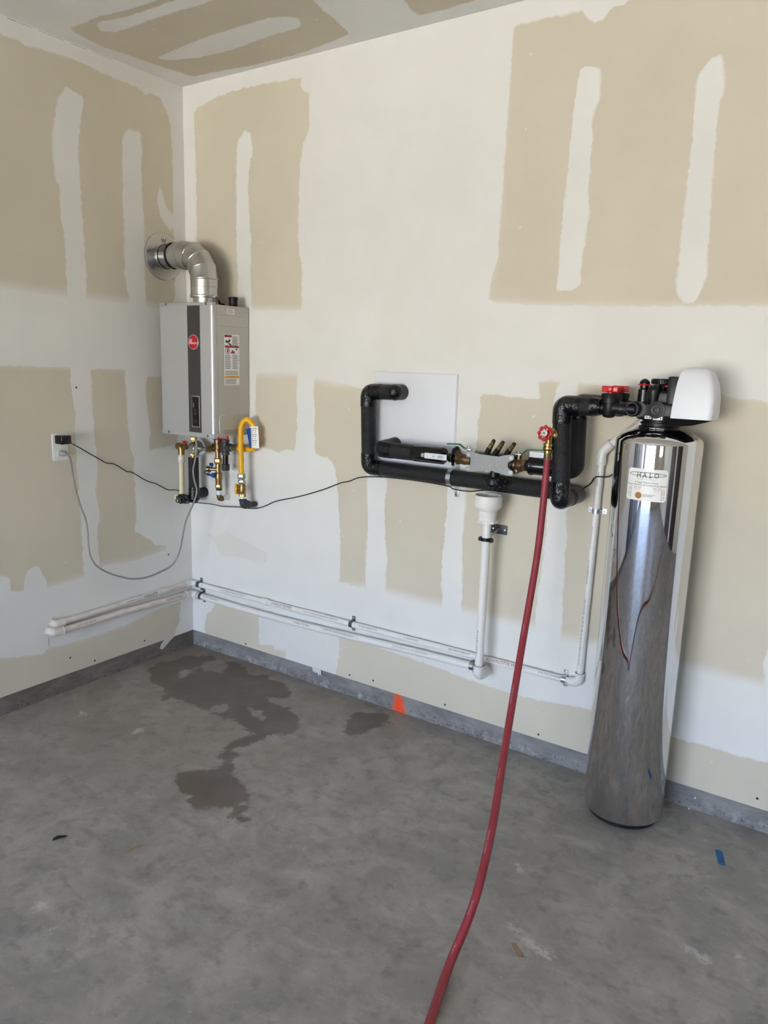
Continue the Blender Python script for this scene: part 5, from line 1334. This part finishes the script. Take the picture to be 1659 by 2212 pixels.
# ------------------------------------------------------------------ hose bibb and red hose
bibb = thing('hose_bibb', 'brass hose bibb with red round handwheel on the black upright pipe', 'faucet', (2.08, -.25, 1.3))
b0 = Vector((2.080, -.252, 1.335)); wd_ = Vector((-.12, -.95, .20)).normalized()
mb = MB().cyl((2.104, -.222, 1.338), b0, .0125, 18); mb.lathe([(.022, 0), (.022, .003), (.017, .006), (.0135, .010)], (2.090, -.240, 1.337), (-.55, -.82, 0), 22)
mb.cyl(b0 + Vector((0, 0, .012)), b0 + Vector((-.003, .003, -.045)), .0125, 20); mb.cyl(b0, b0 + wd_ * .030, .0095, 16); mb.hexn(b0 + wd_ * .010, b0 + wd_ * .022, .0135)
obj('faucet_body', mb, 'brass', bibb)
wc = b0 + wd_ * .036
a_, u_, w_ = frame_of(wd_)
mb = MB(); n = 64; ringp = []
for k in range(n + 1):
    t = 2 * math.pi * k / n; r = .0225 + .0022 * math.cos(8 * t)
    ringp.append(wc + (u_ * math.cos(t) + w_ * math.sin(t)) * r)
mb.tube(ringp, .0036, 10)
for k in range(8):
    t = 2 * math.pi * k / 8; e = u_ * math.cos(t) + w_ * math.sin(t)
    mb.cyl(wc + e * .008, wc + e * .0225, .0028, 8)
    mb.sphere(wc + e * .0245, .0042, 10, 8)
mb.lathe([(.012, -.004), (.013, 0), (.012, .003), (.010, .0036), (.001, .0036)], wc, wd_, 24)
wheel = obj('handwheel', mb, 'red_paint', bibb)
mb = MB().lathe([(.0112, .0032), (.011, .0042), (.001, .0042)], wc, wd_, 24)
disc = obj('label_disc', mb, 'label', wheel)
mb = MB().hexn(wc + wd_ * .004, wc + wd_ * .0075, .004)
obj('handle_nut', mb, 'brass', wheel)
mb = MB()
for k in range(7):
    t = 2 * math.pi * k / 7; e = u_ * math.cos(t) + w_ * math.sin(t); f_ = wd_.cross(e)
    c = wc + e * .0078 + wd_ * .0044
    mb.add([c + e * .0012 + f_ * .002, c - e * .0012 + f_ * .002, c - e * .0012 - f_ * .002, c + e * .0012 - f_ * .002], [(0, 1, 2, 3)])
obj('disc_print', mb, 'ink', disc, flat=True)

hose = thing('garden_hose', 'red rubber hose hanging from the hose bibb down onto the concrete floor', 'hose', (2.30, -1.3, 0))
top = Vector((2.075, -.249, 1.300))
HP = [(2.0755, -.2475, 1.262), (2.077, -.250, 1.238), (2.085, -.280, 1.081), (2.095, -.325, .927), (2.104, -.390, .762), (2.118, -.460, .638), (2.152, -.590, .481), (2.194, -.730, .363), (2.246, -.89, .262), (2.280, -1.03, .167), (2.284, -1.10, .100), (2.281, -1.17, .040), (2.292, -1.24, .0145), (2.316, -1.328, .0122), (2.345, -1.44, .0122), (2.40, -1.62, .0122), (2.52, -1.85, .0122), (2.75, -2.05, .0122), (3.05, -2.12, .0122), (3.5, -2.05, .0122), (4.2, -2.2, .0122), (5.0, -2.6, .0122)]
tube_h = obj('hose', MB().tube(smooth_path(HP, 10), .0120, 20), 'hose_red', hose)
mb = MB().lathe([(.0165, 0), (.0172, .002), (.0172, .009), (.0150, .011), (.0150, .013), (.0168, .015), (.0168, .021), (.0135, .024), (.0128, .028), (.0138, .032), (.0128, .036), (.0130, .056), (.0122, .058)], (2.0755, -.2475, 1.307), (.0, .0, -1), 26)
obj('hose_coupling', mb, 'brass', hose)
mb = MB(); SPH = smooth_path(HP, 10)
rr = random.Random(5)
def along(i):
    a = SPH[i]; d = (SPH[min(i + 1, len(SPH) - 1)] - SPH[i - 1]).normalized(); return a, d
for i0, s in ((46, 'Continental'), (58, 'PREMIUM RUBBER 300'), (72, 'Continental'), (83, 'PREMIUM GARDEN'), (96, 'Continental'), (108, 'PREMIUM RUBBER')):
    a, d = along(i0); text_cyl(mb, s, .0085, a, -d, (-.10, -.9, .5), .012, .95)
obj('hose_print', mb, 'ink_hose', tube_h, flat=True)

# ------------------------------------------------------------------ bypass valves
def bypass(x, y, lab):
    t = thing('bypass_valve', lab, 'valve', (x, y, 1.40), 'black plastic bypass ball valves')
    mb = MB().lathe([(.010, 1.404), (.018, 1.407), (.0235, 1.415), (.0235, 1.450)], (x, y, 0), (0, 0, 1), 28)
    mb.lathe([(.020, -.055), (.020, -.040), (.023, -.039), (.023, -.030), (.0185, -.028), (.0185, .028), (.0215, .030), (.0215, .060), (.020, .062)], (x, y, 1.436), (1, 0, 0), 26)
    obj('valve_body', mb, 'black_plastic', t)
    mb = MB(); n = 32; pr = []
    for r, z in ((.0245, 1.450), (.0275, 1.452), (.0275, 1.480), (.0255, 1.484)): pr.append((r, z))
    mb.lathe(pr, (x, y, 0), (0, 0, 1), 32)
    for k in range(24):
        a = 2 * math.pi * k / 24
        mb.cyl((x + .0277 * math.cos(a), y + .0277 * math.sin(a), 1.468), (x + .0277 * math.cos(a), y + .0277 * math.sin(a), 1.481), .0012, 6)
    obj('bonnet', mb, 'black_plastic', t)
    mb = MB().rbox(x - .028, x + .026, y - .0105, y + .0105, 1.4875, 1.5075, .003, 3); mb.rbox(x - .010, x + .010, y - .020, y + .020, 1.489, 1.507, .004, 3)
    mb.cyl((x, y, 1.48), (x, y, 1.49), .010, 16)
    obj('handle', mb, 'red', t)
    return t
bypass(2.265, -.215, 'front black bypass valve with red handle feeding the filter tank')
bypass(2.265, -.105, 'rear black bypass valve with red handle nearer the wall')

# ------------------------------------------------------------------ steel filter tank
TX, TY, TR = 2.420, -.156, .1365
tank = thing('water_filter', 'tall polished steel water filter tank with white control cover', 'water filter', (TX, TY, 0))
mb = MB().lathe([(.118, 0), (.122, .003), (.122, .022), (.128, .030), (.128, .06)], (TX, TY, 0), (0, 0, 1), 64)
obj('base', mb, 'rubber', tank)
mb = MB().lathe([(.130, .0245), (TR - .001, .0235), (TR, .026), (TR, 1.328), (TR - .0005, 1.336), (TR - .003, 1.3425), (TR - .007, 1.347), (.122, 1.3535), (.105, 1.362), (.085, 1.370), (.066, 1.376), (.045, 1.379), (.030, 1.380)], (TX, TY, 0), (0, 0, 1), 128)
jacket = obj('steel_jacket', mb, 'chrome', tank, angle=60)
mb = MB().lathe([(.062, 1.374), (.064, 1.376), (.064, 1.383), (.056, 1.385), (.056, 1.390), (.0605, 1.391), (.0605, 1.396), (.055, 1.398), (.055, 1.402), (.058, 1.404), (.058, 1.412), (.052, 1.414), (.052, 1.43)], (TX - .004, TY, 0), (0, 0, 1), 40)
neck = obj('neck_ring', mb, 'black_plastic', tank)
mb = MB()
for k in range(14):
    if k == 6: continue
    t0 = math.radians(-104 + 3.0 * k); t1 = t0 + math.radians(2.1)
    mb.add([(TX - .004 + .0645 * math.cos(t), TY + .0645 * math.sin(t), z) for t, z in ((t0, 1.3785), (t1, 1.3785), (t1, 1.3805), (t0, 1.3805))], [(0, 1, 2, 3)])
obj('neck_print', mb, 'label', neck, flat=True)
# control valve head
head = None
mb = MB().rbox(2.352, 2.478, -.212, -.100, 1.405, 1.462, .010, 3)
mb.rbox(2.372, 2.470, -.206, -.104, 1.455, 1.500, .010, 3); mb.rbox(2.440, 2.472, -.208, -.118, 1.40, 1.545, .006, 2)
mb.cyl((2.36, -.215, 1.437), (2.36, -.095, 1.437), .025, 24)
head = obj('valve_head', mb, 'black_plastic', tank)
mb = MB().lathe([(.020, 0), (.020, .050), (.023, .052), (.023, .072), (.020, .074)], (2.352, -.215, 1.437), (-1, 0, 0), 26); mb.lathe([(.020, 0), (.020, .050), (.023, .052), (.023, .072), (.020, .074)], (2.352, -.105, 1.437), (-1, 0, 0), 26)
obj('port', mb, 'black_plastic', head)
mb = MB().lathe([(.023, 0), (.0245, .002), (.0245, .026), (.021, .030), (.018, .030), (.0175, .012), (.001, .012)], (2.346, -.205, 1.438), (-.05, -1, 0), 28)
obj('plug_port', mb, 'black_plastic', head)
mb = MB().lathe([(.027, 0), (.027, .006), (.0205, .007), (.0205, .012), (.017, .0125), (.016, .010), (.011, .0095), (.0105, .012), (.006, .0125), (.005, .010), (.001, .010)], (2.416, -.210, 1.438), (0, -1, 0), 30)
obj('drain_boss', mb, 'black_plastic', head)
mb = MB().lathe([(.012, 0), (.0155, .01), (.020, .045), (.0215, .060), (.0205, .068), (.016, .075), (.008, .079), (.001, .080)], (2.400, -.198, 1.437), (0, 0, 1), 26)
obj('injector_housing', mb, 'black_plastic', head)
mb = MB().lathe([(.014, 0), (.0185, .004), (.0185, .048), (.014, .053), (.014, .064), (.016, .066), (.016, .072), (.012, .078), (.006, .082), (.001, .083)], (2.364, -.186, 1.452), (0, 0, 1), 26)
obj('brine_valve', mb, 'black_gloss', head)
mb = MB().torus((2.366, -.186, 1.5155), (0, 0, 1), .0165, .0024, 22, 8); mb.rbox(2.345, 2.352, -.190, -.182, 1.513, 1.518, .001)
obj('retaining_clip', mb, 'red', head)
mb = MB().lathe([(.012, 1.50), (.014, 1.516), (.034, 1.518), (.037, 1.520), (.037, 1.533), (.034, 1.536), (.001, 1.536)], (2.414, -.152, 0), (0, 0, 1), 36)
for k in range(30):
    a = 2 * math.pi * k / 30
    mb.cyl((2.414 + .037 * math.cos(a), -.152 + .037 * math.sin(a), 1.5205), (2.414 + .037 * math.cos(a), -.152 + .037 * math.sin(a), 1.5325), .0013, 6)
obj('top_cap', mb, 'black_plastic', head)
mb = MB().rbox(2.432, 2.462, -.206, -.198, 1.511, 1.517, .002)
obj('retaining_clip', mb, 'red', head)
for x0, x1, z0, z1 in ((2.381, 2.403, 1.4085, 1.4185), (2.407, 2.437, 1.4065, 1.4175)):
    lb = obj('port_label', MB().rbox(x0, x1, -.2145, -.2118, z0, z1, .001), 'label', head)
    mb = MB(); zm = (z0 + z1) / 2
    mb.box(x0 + .003, x0 + .012, -.2149, -.2145, zm - .0008, zm + .0008); mb.box(x0 + .003, x0 + .009, -.2149, -.2145, zm + .0014, zm + .0024); mb.box(x1 - .007, x1 - .003, -.2149, -.2145, zm - .002, zm + .002)
    obj('label_print', mb, 'ink', lb, flat=True)
# white cover: tapered shell open at the back
def loop_sq(x0, x1, y0, y1, z, r, n=5):
    out = []
    for cx_, cy_, a0 in ((x1 - r, y1 - r, 0), (x0 + .002, y1 - .002, 90), (x0 + .002, y0 + .002, 180), (x1 - r, y0 + r, 270)):
        q = r if cx_ == x1 - r else .002
        for k in range(n + 1):
            t = math.radians(a0 + 90 * k / n); out.append((cx_ + q * math.cos(t), cy_ + q * math.sin(t), z))
    return out
levels = [(2.463, 2.586, -.226, -.110, 1.416, .014), (2.464, 2.588, -.2258, -.1102, 1.440, .014), (2.468, 2.587, -.224, -.111, 1.485, .014), (2.472, 2.580, -.2205, -.1145, 1.525, .014), (2.477, 2.570, -.2155, -.1195, 1.552, .014), (2.482, 2.561, -.209, -.126, 1.565, .014), (2.491, 2.548, -.198, -.136, 1.5725, .014), (2.502, 2.530, -.184, -.150, 1.575, .008)]
mb = MB(); vs = []; fs = []
for lv_ in levels: vs += loop_sq(*lv_)
nn = len(loop_sq(*levels[0]))
for i in range(len(levels) - 1):
    for k in range(nn):
        fs.append((i * nn + k, i * nn + (k + 1) % nn, (i + 1) * nn + (k + 1) % nn, (i + 1) * nn + k))
fs.append(tuple((len(levels) - 1) * nn + k for k in range(nn)))
mb.add(vs, fs)
obj('control_cover', mb, 'white_plastic', tank, angle=55)
mb = MB().tube(smooth_path([(2.462, -.112, 1.43), (2.466, -.112, 1.50), (2.470, -.116, 1.535), (2.475, -.124, 1.552), (2.482, -.14, 1.562)], 5), .0028, 8)
obj('cover_rim', mb, 'white_plastic', tank)
mb = MB().prism([(2.44, 1.420), (2.578, 1.420), (2.566, 1.408), (2.53, 1.397), (2.49, 1.391), (2.45, 1.391)], lambda a, b, d: (a, d, b), -.214, -.120)
obj('cover_base', mb, 'black_matte', tank)
# product label on the jacket
LA = math.radians(-86.5); LW = .062; LR = TR + .0009
mb = MB(); vs = []; fs = []
n = 20
def rr_z(s):  # rounded corners of the label
    e = max(0, abs(s) - (LW - .006)); return .006 - math.sqrt(max(0, .006 ** 2 - e * e))
for i in range(n + 1):
    s = -LW + 2 * LW * i / n; th = LA + s / TR; c = rr_z(s)
    for R_, z in ((LR, 1.155 + c), (LR, 1.257 - c), (TR, 1.257 - c), (TR, 1.155 + c)):
        vs.append((TX + R_ * math.cos(th), TY + R_ * math.sin(th), z))
for i in range(n):
    for k in range(4):
        fs.append((i * 4 + k, i * 4 + (k + 1) % 4, (i + 1) * 4 + (k + 1) % 4, (i + 1) * 4 + k))
fs += [(0, 1, 2, 3), tuple(n * 4 + k for k in (3, 2, 1, 0))]
mb.add(vs, fs)
plab = obj('product_label', mb, 'label', tank)
RT_ = LR + .0004
def lab_pt(s, z): th = LA + s / TR; return (TX + RT_ * math.cos(th), TY + RT_ * math.sin(th), z)
mb = MB()
mb.tube([lab_pt(.057 * math.cos(2 * math.pi * k / 48), 1.2395 + .0062 * math.sin(2 * math.pi * k / 48)) for k in range(49)], .00075, 5)
for ch, s in (('H', -.0255), ('A', -.0075), ('L', .0105), ('O', .028)):
    text_round(mb, ch, .0225, TX, TY, RT_, LA + s / TR, 1.2365, .85)
for s in (-.0315, -.0195, -.013, -.002, .007):
    for z in ((1.2292, 1.2440) if s < -.015 else (1.2292,)):
        mb.add([lab_pt(s - .003, z - .0004), lab_pt(s + .003, z - .0004), lab_pt(s + .003, z + .0006), lab_pt(s - .003, z + .0006)], [(0, 1, 2, 3)])
text_round(mb, 'w a t e r   s y s t e m s', .0062, TX, TY, RT_, LA - .001 / TR, 1.2245, 1.0)
text_round(mb, '5 Stage Whole House', .0082, TX, TY, RT_, LA - .001 / TR, 1.2135, 1.0)
text_round(mb, 'Water Filtration & Conditioning System', .0078, TX, TY, RT_, LA, 1.2055, .98)
text_round(mb, 'Serial Number', .0065, TX, TY, RT_, LA - .0475 / TR, 1.180, 1.0, vert=-1)
text_round(mb, 'Serial Number', .0065, TX, TY, RT_, LA + .0475 / TR, 1.178, 1.0, vert=1)
for k in range(3):
    zq = 1.1755 - .003 * k
    for q in range(9 - k):
        s0 = -.009 + .0042 * q
        mb.add([lab_pt(s, z) for s, z in ((s0, zq), (s0 + .0036, zq), (s0 + .0036, zq + .0009), (s0, zq + .0009))], [(0, 1, 2, 3)])
obj('label_lettering', mb, 'ink', plab, flat=True)
mb = MB()
text_round(mb, 'LM1-25217', .0075, TX, TY, RT_, LA - .0545 / TR, 1.180, 1.0, vert=-1)
text_round(mb, 'LM1-25217', .0075, TX, TY, RT_, LA + .0545 / TR, 1.178, 1.0, vert=1)
for s, t1 in ((-.027, 'HG-155'), (.033, 'HG-100')):
    text_round(mb, t1, .0072, TX, TY, RT_, LA + s / TR, 1.1965, 1.0); text_round(mb, '(see order)', .0042, TX, TY, RT_, LA + s / TR, 1.1905, 1.0)
obj('red_lettering', mb, 'ink_red', plab, flat=True)
th = LA - .022 / TR
mb = MB().lathe([(.0105, 0), (.0105, .0006), (.0092, .0009), (.0088, .0005), (.001, .0005)], (TX + LR * math.cos(th), TY + LR * math.sin(th), 1.1715), (math.cos(th), math.sin(th), 0), 28)
obj('gold_seal', mb, 'gold', plab)

# ------------------------------------------------------------------ bits on the floor
tape = thing('tape_strip', 'small strip of blue masking tape on the floor beside the tank', 'tape', (2.762, -.225, 0))
mb = MB().prism([(2.744, -.201), (2.755, -.195), (2.767, -.200), (2.791, -.269), (2.780, -.275), (2.768, -.274)], lambda a, b, d: (a, b, d), .0002, .0008)
tb = obj('tape_backing', mb, 'tape_blue', tape, flat=True)
mb = MB(); text_flat(mb, 'KOK', .017, (2.773, -.247, .0011), (.32, -.95, 0), (.95, .32, 0), .8)
obj('pen_lettering', mb, 'ink', tb, flat=True)
mb = MB().prism([(2.366, -.99), (2.380, -.982), (2.416, -1.014), (2.403, -1.024)], lambda a, b, d: (a, b, d), .0002, .0008)
tag(obj('tape_scrap', mb, 'tape_tan', flat=True), 'tan scrap of tape lying on the floor near the red hose', 'tape')
mb = MB().rbox(2.845, 2.868, -.0016, 0, .268, .279, .0006)
tag(obj('wall_sticker', mb, 'label', flat=True), 'tiny white and red sticker low on the wall past the steel tank', 'sticker')
st_ = bpy.data.objects['wall_sticker']
obj('sticker_band', MB().box(2.847, 2.866, -.0019, -.0015, .2695, .2735), 'ink_red', st_, flat=True)
mb = MB().tube(smooth_path([(.960, -1.466, .001), (.965, -1.452, .0055), (.970, -1.440, .004), (.978, -1.424, .001)], 4), [.001, .003, .0045, .005, .005, .0055, .005, .005, .004, .0035, .003, .002, .001], 8)
tag(obj('bark_chip', mb, 'dark'), 'thin dark chip of bark lying on the bare floor', 'debris')
for i, (x, y, z, r) in enumerate(((2.633, .002, .048, .0035), (2.618, -.006, .0035, .0035))):
    mb = MB().sphere((x, y, z), r, 10, 7)
    tag(obj('compound_blob', mb, 'label_cream'), ('pale round blob stuck high on the concrete edge past the tank', 'pale round blob on the floor at the foot of the concrete edge')[i], 'debris')

mb = MB().prism([(1.200, -1.362), (1.210, -1.352), (1.206, -1.338), (1.216, -1.322), (1.214, -1.306), (1.204, -1.318), (1.196, -1.344)], lambda a, b, d: (a, b, d), .0002, .0010)
tag(obj('dry_leaf', mb, 'tape_tan', flat=True), 'small dry brown leaf scrap lying on the bare concrete floor', 'debris')
